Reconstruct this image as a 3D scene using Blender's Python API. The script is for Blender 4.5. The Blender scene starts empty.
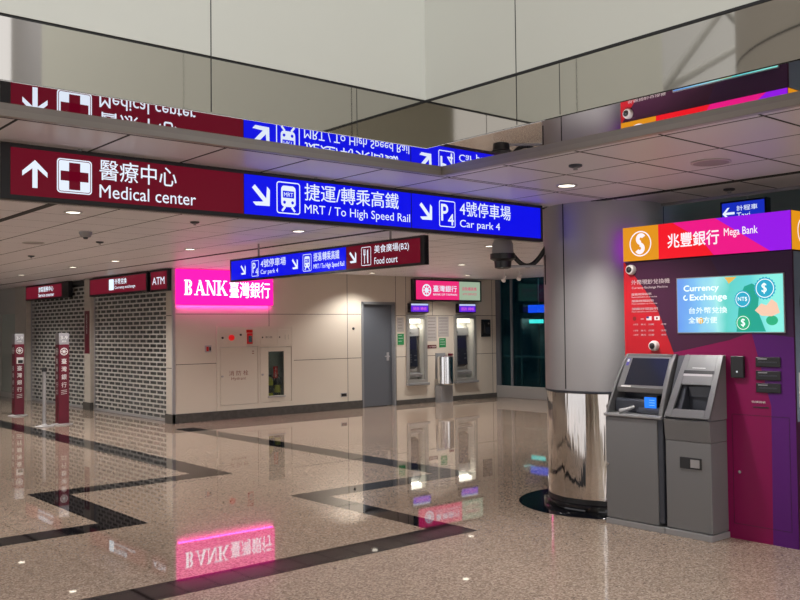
import bpy, bmesh, math, random
from mathutils import Vector, Matrix
random.seed(7)
S = bpy.context.scene
COL = S.collection

# ------------------------------------------------------------------ camera, world, exposure, large lights
cam_d = bpy.data.cameras.new('camera'); cam = bpy.data.objects.new('camera', cam_d); COL.objects.link(cam)
cam_d.sensor_fit = 'HORIZONTAL'; cam_d.sensor_width = 36; cam_d.lens = 903 / 800 * 36
cam_d.clip_start = 0.05; cam_d.clip_end = 200
cam.matrix_world = Matrix(((0.7631, -0.0114, -0.6461, 0), (-0.6461, -0.0310, -0.7626, 0), (-0.0113, 0.9995, -0.0310, 1.6), (0, 0, 0, 1)))
S.camera = cam
S.view_settings.view_transform = 'Standard'; S.view_settings.look = 'None'
S.view_settings.gamma = 1; S.view_settings.use_curve_mapping = False
S.view_settings.exposure = 0.0
w = bpy.data.worlds.new('hall_light'); S.world = w; w.use_nodes = True
w.node_tree.nodes['Background'].inputs[0].default_value = (0.95, 0.93, 0.95, 1)
w.node_tree.nodes['Background'].inputs[1].default_value = 1.45

def lamp(name, kind, loc, energy, color=(1, 1, 1), size=1.0, size_y=None, rot=(0, 0, 0), spot=None, radius=0.05):
    d = bpy.data.lights.new(name, kind); d.energy = energy; d.color = color
    if kind == 'AREA':
        d.size = size
        if size_y: d.shape = 'RECTANGLE'; d.size_y = size_y
    else:
        d.shadow_soft_size = radius
    if kind == 'SPOT': d.spot_size = spot or 2.2; d.spot_blend = 0.6
    o = bpy.data.objects.new(name, d); COL.objects.link(o); o.location = loc; o.rotation_euler = rot
    return o
# added fill light high in the atrium; the roof itself has no skylight
lamp('atrium_fill', 'AREA', (-1.5, -3.0, 11.3), 1350, (0.97, 0.98, 1.0), 6, 7)
# added teal fill points without fixtures, behind and before the lobby glass
lamp('lobby_fill', 'POINT', (17.2, 13.2, 3.4), 34, (0.25, 0.75, 1.0), radius=0.3)
lamp('lobby_fill', 'POINT', (13.0, 3.0, 4.3), 10, (0.3, 0.7, 0.85), radius=0.3)

# ------------------------------------------------------------------ helpers
def mat(name, color, rough=0.5, metal=0.0, emit=None, strength=1.0, coat=0.0, spec=0.5, vary=0.0, vscale=8.0, ior=1.5, aniso=0.0):
    m = bpy.data.materials.new(name); m.use_nodes = True
    nt = m.node_tree; b = nt.nodes['Principled BSDF']
    b.inputs['Base Color'].default_value = (*color, 1); b.inputs['Roughness'].default_value = rough
    b.inputs['Metallic'].default_value = metal; b.inputs['IOR'].default_value = ior
    b.inputs['Specular IOR Level'].default_value = spec
    b.inputs['Coat Weight'].default_value = coat; b.inputs['Coat Roughness'].default_value = 0.03
    if emit: b.inputs['Emission Color'].default_value = (*emit, 1); b.inputs['Emission Strength'].default_value = strength
    if vary:
        tc = nt.nodes.new('ShaderNodeTexCoord'); n = nt.nodes.new('ShaderNodeTexNoise'); n.inputs['Scale'].default_value = vscale
        n.inputs['Detail'].default_value = 4
        mr = nt.nodes.new('ShaderNodeMapRange'); mr.inputs['To Min'].default_value = 1 - vary; mr.inputs['To Max'].default_value = 1 + vary
        mx = nt.nodes.new('ShaderNodeMix'); mx.data_type = 'RGBA'; mx.blend_type = 'MULTIPLY'; mx.inputs['Factor'].default_value = 1
        mx.inputs['A'].default_value = (*color, 1)
        nt.links.new(tc.outputs['Object'], n.inputs['Vector']); nt.links.new(n.outputs['Fac'], mr.inputs['Value'])
        nt.links.new(mr.outputs['Result'], mx.inputs['B']); nt.links.new(mx.outputs['Result'], b.inputs['Base Color'])
    return m
def glow(name, color, s=1.0): return mat(name, tuple(c * 0.04 for c in color), 0.4, emit=color, strength=s, spec=.2)

class MB:
    def __init__(self): self.v = []; self.f = []; self.m = []; self.mi = 0
    def add(self, vs, fs):
        b = len(self.v); self.v += [tuple(x) for x in vs]; self.f += [tuple(i + b for i in q) for q in fs]; self.m += [self.mi] * len(fs)
    def box(self, a, b):
        x0, x1 = sorted((a[0], b[0])); y0, y1 = sorted((a[1], b[1])); z0, z1 = sorted((a[2], b[2]))
        self.add([(x0,y0,z0),(x1,y0,z0),(x1,y1,z0),(x0,y1,z0),(x0,y0,z1),(x1,y0,z1),(x1,y1,z1),(x0,y1,z1)],
                 [(0,3,2,1),(4,5,6,7),(0,1,5,4),(1,2,6,5),(2,3,7,6),(3,0,4,7)]); return self
    def lathe(self, cx, cy, prof, n=48, caps=True):
        vs = []; fs = []
        for r, z in prof:
            for i in range(n): t = 2*math.pi*i/n; vs.append((cx+r*math.cos(t), cy+r*math.sin(t), z))
        for k in range(len(prof)-1):
            for i in range(n): j = (i+1) % n; fs.append((k*n+i, k*n+j, (k+1)*n+j, (k+1)*n+i))
        if caps: fs.append(tuple(range(n-1, -1, -1))); fs.append(tuple((len(prof)-1)*n+i for i in range(n)))
        self.add(vs, fs); return self
    def tube(self, pts, r, n=10):
        pts = [Vector(p) for p in pts]; vs = []; fs = []
        for i, p in enumerate(pts):
            d = (pts[min(i+1, len(pts)-1)] - pts[max(i-1, 0)]).normalized()
            u = d.orthogonal().normalized() if i == 0 else (u - d*u.dot(d)).normalized()
            v = d.cross(u); rr = r[i] if isinstance(r, (list, tuple)) else r
            for k in range(n): t = 2*math.pi*k/n; vs.append(p + u*rr*math.cos(t) + v*rr*math.sin(t))
        for i in range(len(pts)-1):
            for k in range(n): j = (k+1) % n; fs.append((i*n+k, i*n+j, (i+1)*n+j, (i+1)*n+k))
        fs.append(tuple(range(n-1, -1, -1))); fs.append(tuple((len(pts)-1)*n+i for i in range(n)))
        self.add(vs, fs); return self
    def prism(self, pts, axis, a, b):
        # pts 2D polygon in the two other axes, extruded along axis from a to b
        n = len(pts)
        def P(p, t): return {'x': (t, p[0], p[1]), 'y': (p[0], t, p[1]), 'z': (p[0], p[1], t)}[axis]
        vs = [P(p, a) for p in pts] + [P(p, b) for p in pts]
        fs = [tuple(range(n)), tuple(range(2*n-1, n-1, -1))] + [(i, (i+1) % n, n+(i+1) % n, n+i) for i in range(n)]
        self.add(vs, fs); return self
    def build(self, name, mats, parent=None, bevel=0.0, smooth=False, segs=2):
        me = bpy.data.meshes.new(name); me.from_pydata(self.v, [], self.f)
        if not isinstance(mats, (list, tuple)): mats = [mats]
        for m in mats: me.materials.append(m)
        for i, p in enumerate(me.polygons): p.material_index = self.m[i]
        bm = bmesh.new(); bm.from_mesh(me); bmesh.ops.recalc_face_normals(bm, faces=bm.faces); bm.to_mesh(me); bm.free()
        o = bpy.data.objects.new(name, me); COL.objects.link(o)
        if parent is not None: o.parent = parent; o.matrix_parent_inverse = Matrix.Translation(-wpos(parent))
        if smooth:
            for p in me.polygons: p.use_smooth = True
            md = o.modifiers.new('e', 'EDGE_SPLIT'); md.split_angle = math.radians(40)
        if bevel: md = o.modifiers.new('b', 'BEVEL'); md.width = bevel; md.segments = segs; md.limit_method = 'ANGLE'
        return o
def wpos(o):
    v = o.location.copy()
    while o.parent is not None:
        v = v + o.matrix_parent_inverse.to_translation() + o.parent.location; o = o.parent
    return v
def thing(name, label, cat, loc=(0, 0, 0), group=None):
    o = bpy.data.objects.new(name, None); COL.objects.link(o); o.location = loc; o.empty_display_size = .1
    o['label'] = label; o['category'] = cat
    if group: o['group'] = group
    return o
def tag(o, label, cat, group=None):
    o['label'] = label; o['category'] = cat
    if group: o['group'] = group
    return o
def struct(o, label=None):
    o['kind'] = 'structure'
    if label: o['label'] = label
    return o
def BX(name, a, b, m, parent=None, bevel=0.0): return MB().box(a, b).build(name, m, parent, bevel)

class Sheet:
    """flat figures on a plane: coordinates (a, b) run right and up as the reader sees it"""
    def __init__(self, face, at):
        self.face = face; self.at = at; self.mb = MB()
    def P(self, a, b, off):
        if self.face == '-y': return (a, self.at - off, b)
        if self.face == '-x': return (self.at - off, -a, b)       # a = -y
        if self.face == '+x': return (self.at + off, a, b)
        if self.face == 'fn': return self.at(a, b, off)
    def poly(self, pts, off=.002, mi=0):
        self.mb.mi = mi; self.mb.add([self.P(a, b, off) for a, b in pts], [tuple(range(len(pts)))]); return self
    def rect(self, a0, b0, a1, b1, off=.002, mi=0): return self.poly([(a0,b0),(a1,b0),(a1,b1),(a0,b1)], off, mi)
    def rrect_pts(self, a0, b0, a1, b1, r, n=5):
        pts = []
        for cx, cy, s in ((a1-r, b0+r, -90), (a1-r, b1-r, 0), (a0+r, b1-r, 90), (a0+r, b0+r, 180)):
            for k in range(n+1): t = math.radians(s + 90*k/n); pts.append((cx+r*math.cos(t), cy+r*math.sin(t)))
        return pts
    def rrect(self, a0, b0, a1, b1, r, off=.002, mi=0): return self.poly(self.rrect_pts(a0,b0,a1,b1,r), off, mi)
    def strip(self, A, B, off, mi, close=True):
        n = len(A)
        for i in range(n if close else n-1): j = (i+1) % n; self.poly([A[i], A[j], B[j], B[i]], off, mi)
        return self
    def rring(self, a0, b0, a1, b1, r, t, off=.002, mi=0):
        return self.strip(self.rrect_pts(a0,b0,a1,b1,r), self.rrect_pts(a0+t,b0+t,a1-t,b1-t,max(r-t,.001)), off, mi)
    def disc(self, a, b, r, off=.002, mi=0, n=28, ry=None):
        ry = ry or r; return self.poly([(a+r*math.cos(2*math.pi*k/n), b+ry*math.sin(2*math.pi*k/n)) for k in range(n)], off, mi)
    def ring(self, a, b, r, t, off=.002, mi=0, n=32, a0=0, a1=360):
        cl = (a1-a0) >= 360; m = n if cl else n+1
        an = [math.radians(a0+(a1-a0)*k/n) for k in range(m)]
        return self.strip([(a+r*math.cos(x), b+r*math.sin(x)) for x in an], [(a+(r-t)*math.cos(x), b+(r-t)*math.sin(x)) for x in an], off, mi, cl)
    def line(self, p, q, t, off=.002, mi=0):
        d = Vector((q[0]-p[0], q[1]-p[1])).normalized(); n = Vector((-d.y, d.x))*t/2
        return self.poly([(p[0]-n.x,p[1]-n.y),(q[0]-n.x,q[1]-n.y),(q[0]+n.x,q[1]+n.y),(p[0]+n.x,p[1]+n.y)], off, mi)
    def arrow(self, a, b, s, ang, off=.002, mi=0):
        c, sn = math.cos(math.radians(ang)), math.sin(math.radians(ang))
        R = lambda x, y: (a + s*(x*c - y*sn), b + s*(x*sn + y*c))
        self.poly([R(-.5,-.09), R(.3,-.09), R(.3,.09), R(-.5,.09)], off, mi)
        self.poly([R(.5,0), R(.08,.44), R(-.10,.44), R(.27,.0)], off, mi)
        return self.poly([R(.5,0), R(.27,0), R(-.10,-.44), R(.08,-.44)], off, mi)
    def text(self, s, a0, b0, a1, b1, bold=0.0, off=.003, mi=0):
        c = bpy.data.curves.new('t', 'FONT'); c.body = s; c.resolution_u = 3
        o = bpy.data.objects.new('t', c); COL.objects.link(o)
        dg = bpy.context.evaluated_depsgraph_get(); dg.update()
        me = bpy.data.meshes.new_from_object(o.evaluated_get(dg))
        bpy.data.objects.remove(o)
        xs = [v.co.x for v in me.vertices]; ys = [v.co.y for v in me.vertices]
        if not xs: return self
        x0, x1, y0, y1 = min(xs), max(xs), min(ys), max(ys)
        hz = max(v.co.z for v in me.vertices)*0
        d = bold*.55*(b1-b0)/(y1-y0)
        self.mb.mi = mi; fs = [tuple(p.vertices) for p in me.polygons]
        for q, (dx, dy) in enumerate(((0, 0),) if not bold else ((-d, 0), (d, 0), (0, d), (0, -d))):
            self.mb.add([self.P(a0 + d + (v.co.x-x0)/(x1-x0)*(a1-a0-2*d) + dx, b0 + d + (v.co.y-y0)/(y1-y0)*(b1-b0-2*d) + dy, off + q*.0002) for v in me.vertices], fs)
        bpy.data.meshes.remove(me); return self
    def build(self, name, mats, parent=None):
        me = bpy.data.meshes.new(name); me.from_pydata(self.mb.v, [], self.mb.f)
        if not isinstance(mats, (list, tuple)): mats = [mats]
        for m in mats: me.materials.append(m)
        for i, p in enumerate(me.polygons): p.material_index = self.mb.m[i]
        o = bpy.data.objects.new(name, me); COL.objects.link(o)
        if parent is not None: o.parent = parent; o.matrix_parent_inverse = Matrix.Translation(-wpos(parent))
        return o

# ------------------------------------------------------------------ materials
def floor_material(name, c1, c2, c3, rough, scale=140):
    m = bpy.data.materials.new(name); m.use_nodes = True; nt = m.node_tree; b = nt.nodes['Principled BSDF']; L = nt.links.new
    tc = nt.nodes.new('ShaderNodeTexCoord')
    v = nt.nodes.new('ShaderNodeTexVoronoi'); v.inputs['Scale'].default_value = scale
    n = nt.nodes.new('ShaderNodeTexNoise'); n.inputs['Scale'].default_value = scale*0.45; n.inputs['Detail'].default_value = 3
    n2 = nt.nodes.new('ShaderNodeTexNoise'); n2.inputs['Scale'].default_value = 1.3
    for x in (v, n, n2): L(tc.outputs['Object'], x.inputs['Vector'])
    r = nt.nodes.new('ShaderNodeValToRGB'); e = r.color_ramp.elements
    e[0].position = .0; e[0].color = (*c1, 1); e[1].position = 1; e[1].color = (*c3, 1); q = e.new(.5); q.color = (*c2, 1)
    sx = nt.nodes.new('ShaderNodeSeparateColor'); L(v.outputs['Color'], sx.inputs[0])
    a = nt.nodes.new('ShaderNodeMath'); a.operation = 'MULTIPLY_ADD'; a.inputs[1].default_value = .6; L(sx.outputs[0], a.inputs[0])
    s = nt.nodes.new('ShaderNodeMath'); s.operation = 'MULTIPLY'; s.inputs[1].default_value = .4; L(n.outputs['Fac'], s.inputs[0]); L(s.outputs[0], a.inputs[2])
    L(a.outputs[0], r.inputs['Fac'])
    mr = nt.nodes.new('ShaderNodeMapRange'); mr.inputs['To Min'].default_value = .9; mr.inputs['To Max'].default_value = 1.1; L(n2.outputs['Fac'], mr.inputs['Value'])
    mx = nt.nodes.new('ShaderNodeMix'); mx.data_type = 'RGBA'; mx.blend_type = 'MULTIPLY'; mx.inputs['Factor'].default_value = 1
    L(r.outputs['Color'], mx.inputs['A']); L(mr.outputs['Result'], mx.inputs['B']); L(mx.outputs['Result'], b.inputs['Base Color'])
    b.inputs['Roughness'].default_value = rough; b.inputs['IOR'].default_value = 1.6
    return m
M_floor = floor_material('polished_granite', (.09, .068, .052), (.335, .25, .192), (.56, .47, .385), .022, 95)
M_black = floor_material('black_granite', (.002, .002, .003), (.006, .006, .008), (.03, .03, .035), .03, 160)
M_black.node_tree.nodes['Principled BSDF'].inputs['IOR'].default_value = 1.33
M_tile = mat('ceiling_panel', (.80, .77, .80), .38, 0.0, coat=.0, vary=.03, vscale=.9)
M_dark = mat('dark_gap', (.012, .012, .013), .7)
M_wallup = mat('upper_wall', (.60, .61, .56), .45, vary=.03, vscale=.5)
M_band = mat('polished_band', (.52, .50, .46), .03, 1.0)
M_soffit = mat('mirror_soffit', (.86, .86, .88), .015, 1.0)
M_lip = mat('ceiling_edge_metal', (.42, .40, .37), .35, .6)
M_bank = mat('beige_wall_panel', (.66, .59, .50), .33, coat=.2, vary=.04, vscale=1.2)
M_stone = mat('stone_post', (.52, .47, .41), .4, vary=.12, vscale=9)
M_base = mat('dark_baseboard', (.08, .075, .07), .12, vary=.4, vscale=14)
M_chrome = mat('chrome', (.8, .8, .8), .12, 1.0)
M_steel = mat('brushed_steel', (.42, .41, .42), .5, .45, vary=.05, vscale=2)
M_polish = mat('mirror_steel', (.74, .71, .68), .05, 1.0)
def streak(m):
    nt = m.node_tree; tc = nt.nodes.new('ShaderNodeTexCoord'); mp = nt.nodes.new('ShaderNodeMapping'); mp.inputs['Scale'].default_value = (9, 9, .6)
    n = nt.nodes.new('ShaderNodeTexNoise'); n.inputs['Scale'].default_value = 1.6; n.inputs['Detail'].default_value = 2; bp = nt.nodes.new('ShaderNodeBump'); bp.inputs['Strength'].default_value = .35; bp.inputs['Distance'].default_value = .02
    nt.links.new(tc.outputs['Object'], mp.inputs[0]); nt.links.new(mp.outputs[0], n.inputs['Vector']); nt.links.new(n.outputs['Fac'], bp.inputs['Height']); nt.links.new(bp.outputs[0], nt.nodes['Principled BSDF'].inputs['Normal'])
streak(M_polish)
M_blackp = mat('black_plastic', (.015, .015, .017), .35)
M_frame = mat('black_sign_frame', (.012, .012, .016), .4)
M_blue = glow('sign_blue', (.002, .004, .80), 1.0)
M_red = glow('sign_red', (.125, .002, .012), 1.0)
M_white = glow('sign_white', (.80, .88, 1.0), 1.0)
M_pink = glow('bank_pink', (1.0, .008, .30), 1.7)
M_bankw = glow('bank_white', (1.0, .85, .95), 1.9)
M_white_p = mat('white_print', (.75, .75, .75), .5)
M_grey = mat('machine_grey', (.20, .20, .205), .38, .25, vary=.03, vscale=3)
M_grey2 = mat('machine_light_grey', (.34, .34, .35), .35, .3)
M_greyd = mat('machine_dark_grey', (.05, .055, .07), .4, .2)
M_scr = mat('dark_screen', (.022, .024, .036), .12)
M_door = mat('grey_door', (.115, .125, .145), .35, vary=.03, vscale=2)
M_doorf = mat('door_frame_grey', (.22, .225, .24), .4)
M_shut = mat('shutter_metal', (.60, .58, .55), .4, .2)
M_inside = mat('dark_shop', (.035, .035, .035), .6)
M_totem = mat('totem_red', (.13, .004, .020), .3)
M_redp = mat('red_plastic', (.55, .01, .01), .3)
M_paint = mat('cabinet_paint', (.64, .58, .49), .38)
M_seam = mat('panel_seam', (.05, .045, .04), .6)
M_yel = mat('extinguisher_yellow', (.45, .42, .05), .4)
M_green = mat('green_notice', (.02, .22, .07), .5)
M_paper = mat('grey_notice', (.42, .38, .36), .6)
M_light = glow('lamp_lens', (1.0, .90, .74), 5.0)
M_ring = mat('lamp_ring', (.6, .58, .55), .3, .4)

# ------------------------------------------------------------------ floor
struct(BX('floor', (-16, -16, -.2), (22, 30, 0), M_floor))
def zig(name, pts):
    m = MB(); m.add([(x, y, .0012) for x, y in pts], [tuple(range(len(pts)))]); return struct(m.build(name, M_black))
zig('trim_1', [(4.74, 26), (4.74, 9.24), (2.97, 9.24), (2.97, 7.43), (-6, 7.43), (-6, 7.14), (3.28, 7.14), (3.28, 8.94), (5.11, 8.94), (5.11, 26)])
zig('trim_2', [(6.70, 13.6), (6.70, 7.38), (4.83, 7.38), (4.83, 5.40), (-6, 5.40), (-6, 5.08), (5.08, 5.08), (5.08, 7.07), (7.05, 7.07), (7.05, 13.6)])
PX, PY, PR = 6.78, 5.11, .54
m = MB(); m.add([(PX + .80*math.cos(t*math.pi/32), PY + .80*math.sin(t*math.pi/32), .0016) for t in range(64)], [tuple(range(64))])
struct(m.build('trim_3', mat('dark_floor_disc', (.004, .005, .008), .05)))

# ------------------------------------------------------------------ tiled ceiling
CZ = 2.68
m = MB()
def tile(x0, y0, x1, y1):
    g = .009; e = .006
    o = [(x0+g, y0+g), (x1-g, y0+g), (x1-g, y1-g), (x0+g, y1-g)]; i = [(x0+g+e, y0+g+e), (x1-g-e, y0+g+e), (x1-g-e, y1-g-e), (x0+g+e, y1-g-e)]
    m.add([(a, b, CZ+.002) for a, b in o] + [(a, b, CZ) for a, b in i], [(4,5,6,7)] + [(k, (k+1) % 4, 4+(k+1) % 4, 4+k) for k in range(4)])
xs = [4.47 + .6*k for k in range(-14, 4)]; xs = [x for x in xs if x < 6.26] + [6.30]
xs2 = [6.36 + .6*k for k in range(0, 15)]; xs2[-1] = 15.1
ys = [4.69, 4.73] + [5.33 + .6*k for k in range(0, 32)]
for X in (xs, xs2):
    for i in range(len(X)-1):
        for j in range(len(ys)-1):
            if ys[j] < 5.9 and X[i] > 6.9: continue
            tile(X[i], ys[j], X[i+1], ys[j+1])
for X in ([4.39, 4.47] + [x for x in xs if x > 4.5], [6.36, 6.96]):
    yy = [4.69, 4.13, 3.53, 2.93, 2.33, 1.73, 1.13, .53, -.07, -.67]
    for i in range(len(X)-1):
        for j in range(len(yy)-1): tile(X[i], yy[j+1], X[i+1], yy[j])
struct(m.build('ceiling', M_tile))
m = MB(); m.box((-4, 4.69, 2.684), (6.96, 27, 2.78)); m.box((6.96, 5.93, 2.684), (15.1, 27, 2.78)); m.box((4.395, -1, 2.684), (6.96, 4.69, 2.78))
m.box((4.395, -16, 2.684), (6.96, -1, 2.78)); m.box((-16, 4.6, 2.69), (-4, 27, 2.78))
struct(m.build('ceiling', M_dark))
struct(BX('trim_4', (6.96, -16, 2.66), (7.0, 5.93, 5.0), M_lip))
struct(BX('trim_5', (7.0, 5.89, 2.66), (15.1, 5.93, 5.0), M_lip))
struct(BX('ceiling', (6.96, -16, 5.0), (15.1, 5.93, 5.1), M_dark))

# atrium edge: ceiling lip, mirror soffit, polished band, black line, wall above
AY, AX = 4.13, 3.725
m = MB(); m.box((.4, 4.665, 2.676), (4.40, 4.70, 2.72)); m.box((4.355, -12, 2.676), (4.40, 4.665, 2.72)); struct(m.build('trim_6', M_lip, bevel=.004))
m = MB(); m.add([(.4, AY+.01, 2.71), (AX+.01, AY+.01, 2.71), (4.365, 4.675, 2.71), (.4, 4.675, 2.71)], [(0,1,2,3)])
m.add([(AX+.01, -12, 2.71), (4.365, -12, 2.71), (4.365, 4.675, 2.71), (AX+.01, AY+.01, 2.71)], [(0,1,2,3)]); struct(m.build('trim_7', M_soffit), 'mirror polished soffit strip around the atrium edge')
m = MB(); m.box((.4, AY, 2.713), (AX, AY+.05, 2.995)); m.box((AX, -12, 2.713), (AX+.05, AY+.05, 2.995)); struct(m.build('trim_8', M_band), 'polished metal band around the atrium edge')
m = MB(); m.box((.4, AY+.004, 2.995), (AX, AY+.07, 3.010)); m.box((AX-.004, -12, 2.995), (AX+.05, AY+.07, 3.010))
m.box((2.244-.003, AY-.0007, 2.72), (2.244+.003, AY+.02, 12)); m.box((3.187-.002, AY-.0007, 2.72), (3.187+.002, AY+.02, 2.995))
for y in (3.375, .9): m.box((AX-.0007, y-.003, 2.72), (AX+.02, y+.003, 12))
m.box((AX-.0007, 3.066, 2.72), (AX+.02, 3.07, 2.995))
struct(m.build('trim_9', M_dark))
struct(BX('wall_north', (1.15, AY, 3.010), (AX, 4.5, 12), M_wallup))
struct(BX('wall_east', (AX, -2.8, 3.010), (4.1, 4.5, 12), M_wallup))
M_far = mat('far_atrium_wall', (.56, .54, .46), .5)
struct(BX('wall_south', (-12, -12.3, 2.69), (4, -12, 12), M_far))
m = MB(); m.box((-12.3, 1.2, 2.69), (-12, 4.4, 12)); m.box((-12.3, -12.3, 2.69), (-12, 1.2, 3.2)); struct(m.build('wall_west', M_far))
# atrium roof with white branching steelwork behind the open side
struct(BX('ceiling', (-20, -12.3, 11.9), (4, 4.4, 12.1), mat('roof_panel', (.62, .62, .58), .6)))
struct(BX('wall_far_west', (-20.3, -12.3, 2.69), (-20, 4.4, 12), mat('roof_side', (.50, .50, .46), .6)))
M_truss = mat('white_steel', (.72, .72, .68), .4)
struct(BX('wall_far_north', (-22, 15.0, 2.8), (1.0, 15.3, 13), mat('far_roof_panel', (.58, .58, .55), .6)))
for k, (bx_, by_) in enumerate(((-8.6, 10.6), (-4.2, 12.0), (-13.5, 9.0))):
    m = MB(); b = Vector((bx_, by_, 2.79))
    m.tube([b, b + Vector((0, 0, 3.6))], .15)
    hub = b + Vector((0, 0, 3.6))
    for dx, dy, dz in ((-3.6, -1.2, 2.6), (3.4, 1.2, 2.2), (-3.0, 1.0, .3), (3.2, -1.0, .2), (0, 1.8, 3.0), (-1.5, -1.8, 4.0), (1.8, .4, 4.2), (-2.6, 0, -2.0), (2.6, .6, -1.7)):
        m.tube([hub, hub + Vector((dx*.5, dy*.6, dz*.42)), hub + Vector((dx, dy, dz))], [.10, .08, .06])
    struct(m.build('roof_truss', M_truss, smooth=True), 'white branching steel roof support')
M_bigcol = mat('beige_column_cladding', (.50, .45, .38), .4, vary=.04, vscale=.6)
big = struct(MB().lathe(-2.8, 3.4, [(2.0, 0), (2.0, 12)], 72, False).build('column', M_bigcol, smooth=True), 'large beige clad column across the atrium')
m = MB(); m.lathe(-2.8, 3.4, [(2.004, 4.4), (2.004, 4.42)], 72, False); m.box((-.86, 2.88, 0), (-.85, 2.90, 12)); m.build('seam', M_seam, big)
col2 = struct(MB().lathe(4.7, -4.6, [(.75, 0), (.75, 12)], 48, False).build('column', M_steel, smooth=True), 'steel column past the end of the atrium wall')

# ------------------------------------------------------------------ bank wall (north side of the hall)
def wall_holes(mb, axis, at, thick, a0, a1, z0, z1, holes):
    A = sorted({a0, a1} | {h[i] for h in holes for i in (0, 2)}); Z = sorted({z0, z1} | {h[i] for h in holes for i in (1, 3)})
    for i in range(len(A)-1):
        for j in range(len(Z)-1):
            ca, cz = (A[i]+A[i+1])/2, (Z[j]+Z[j+1])/2
            if any(h[0] < ca < h[2] and h[1] < cz < h[3] for h in holes): continue
            if axis == 'y': mb.box((A[i], at, Z[j]), (A[i+1], at+thick, Z[j+1]))
            else: mb.box((at, A[i], Z[j]), (at+thick, A[i+1], Z[j+1]))
WY = 14.4
NICHE = [(12.40, .46, 12.86, 1.82), (13.78, .44, 14.34, 1.82)]
holes = [(11.20, 0, 12.02, 2.12), (7.97, .2, 9.47, 1.62)] + NICHE
m = MB(); wall_holes(m, 'y', WY, .25, 7.106, 15.1, 0, 2.72, holes); wn = struct(m.build('wall_bank', M_bank))
m = MB()
def hj(z, a, b): m.box((a, WY-.0015, z-.005), (b, WY+.01, z+.005))
def vj(x, a, b): m.box((x-.005, WY-.0015, a), (x+.005, WY+.01, b))
hj(1.885, 7.12, 10.82); hj(1.01, 7.12, 7.9); hj(1.01, 9.52, 10.82); hj(1.885, 10.82, 11.16); hj(1.01, 10.82, 11.16)
vj(10.82, .16, 2.68); vj(9.0, 1.885, 2.68); vj(9.02, .16, .2); vj(9.0, 1.66, 1.885)
for a, b in ((12.08, 12.36), (12.9, 13.74), (14.42, 15.1)): hj(1.86, a, b); hj(1.0, a, b)
vj(12.08, .1, 2.68); vj(13.11, 1.86, 2.68); vj(14.95, .1, 2.68); vj(12.36, 1.86, 2.68)
m.build('seam', M_seam, wn)
m = MB(); m.box((7.10, 14.37, 0), (11.17, 14.41, .16)); m.box((12.06, 14.37, 0), (15.1, 14.41, .10)); struct(m.build('baseboard_north', M_base, bevel=.004))
# metal corner strip
struct(BX('trim_10', (7.045, 14.38, .0), (7.105, 14.409, 2.68), M_steel, bevel=.006))
# grey service door
d = struct(thing('door_1', 'grey steel service door beside the cash machines', 'door', (11.6, 14.45, 0))); del d['category']
m = MB(); m.box((11.17, 14.38, 0), (11.215, 14.55, 2.14)); m.box((12.01, 14.38, 0), (12.055, 14.55, 2.14)); m.box((11.17, 14.38, 2.09), (12.055, 14.55, 2.14)); m.build('door_frame', M_doorf, d, .004)
BX('door_leaf', (11.215, 14.46, .01), (12.01, 14.51, 2.09), M_door, d, .003)
m = MB(); m.tube([(11.90, 14.46, 1.02), (11.90, 14.40, 1.02), (11.78, 14.40, 1.02)], .011); m.box((11.87, 14.452, .93), (11.93, 14.462, 1.1)); m.build('door_handle', M_steel, d)
m = MB(); m.box((7.0, 14.65, -.1), (15.4, 16.2, 0)); 
# back side behind openings so that nothing outside shows
struct(BX('wall_behind_bank', (7.3, 15.3, 0), (15.3, 15.4, 2.7), M_inside))

# ------------------------------------------------------------------ shutter side
FX = 7.06
m = MB(); m.box((FX, 18.08, 0), (FX+.25, 18.40, 2.68)); m.box((FX, 14.41, 0), (FX+.055, 14.65, 2.68)); m.box((FX-.03, 21.92, 0), (FX+.25, 22.75, 2.68))
ws = struct(m.build('wall_shops', M_stone))
m = MB()
for z in (.95, 1.86):
    for a, b in ((14.42, 14.64), ): m.box((FX-.001, a, z-.006), (FX+.01, b, z+.006))
m.build('seam', M_seam, ws)
m = MB()
for a, b in ((14.38, 14.66), (18.05, 18.43)): m.box((FX-.02, a, 0), (FX+.05, b, .16))
struct(m.build('baseboard_west', M_base))
struct(BX('wall_shop_back', (9.2, 14.9, 0), (9.3, 23.6, 2.7), M_inside)); struct(BX('ceiling', (7.1, 14.7, 2.60), (9.2, 23.5, 2.66), M_inside))
red_notice = tag(BX('notice_panel', (FX-.006, 18.12, 1.15), (FX, 18.37, 2.02), M_totem), 'dark red notice panel on the stone post between the shutters', 'sign')
Sheet('-x', FX-.006).text('服\n務\n時\n間', -18.27, 1.55, -18.22, 1.95, .01).build('lettering', M_white_p, red_notice)

def shutter(idx, y0, y1, label):
    t = thing('roller_shutter', label, 'shutter', (FX+.1, (y0+y1)/2, 0), 'roller shutters closing the shop fronts')
    x = FX + .10; rh = .083; n = int(2.62/rh); lw = .285
    m = MB()
    for k in range(n):
        z = .03 + k*rh
        m.box((x-.012, y0, z), (x+.012, y1, z+.026))
    for k in range(n-1):
        z = .056 + k*rh; off = 0 if k % 2 else lw/2
        y = y0 + off
        while y < y1:
            m.box((x-.009, max(y-.012, y0), z), (x+.009, min(y+.012, y1), z+rh-.026)); y += lw
    m.build('slats', M_shut, t)
    BX('guide_rail', (x-.03, y0, 0), (x+.03, y0+.04, 2.66), M_steel, t); BX('guide_rail', (x-.03, y1-.04, 0), (x+.03, y1, 2.66), M_steel, t)
    BX('bottom_bar', (x-.02, y0+.04, .005), (x+.02, y1-.04, .05), M_steel, t)
    return t
shutter(1, 14.66, 18.07, 'grey grille shutter beside the lit pink bank sign')
shutter(2, 18.41, 21.91, 'grey grille shutter behind the red queue totems, farther from the pink sign')
M_glassdark = mat('dark_shop_glass', (.15, .15, .145), .05, spec=.7)
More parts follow.
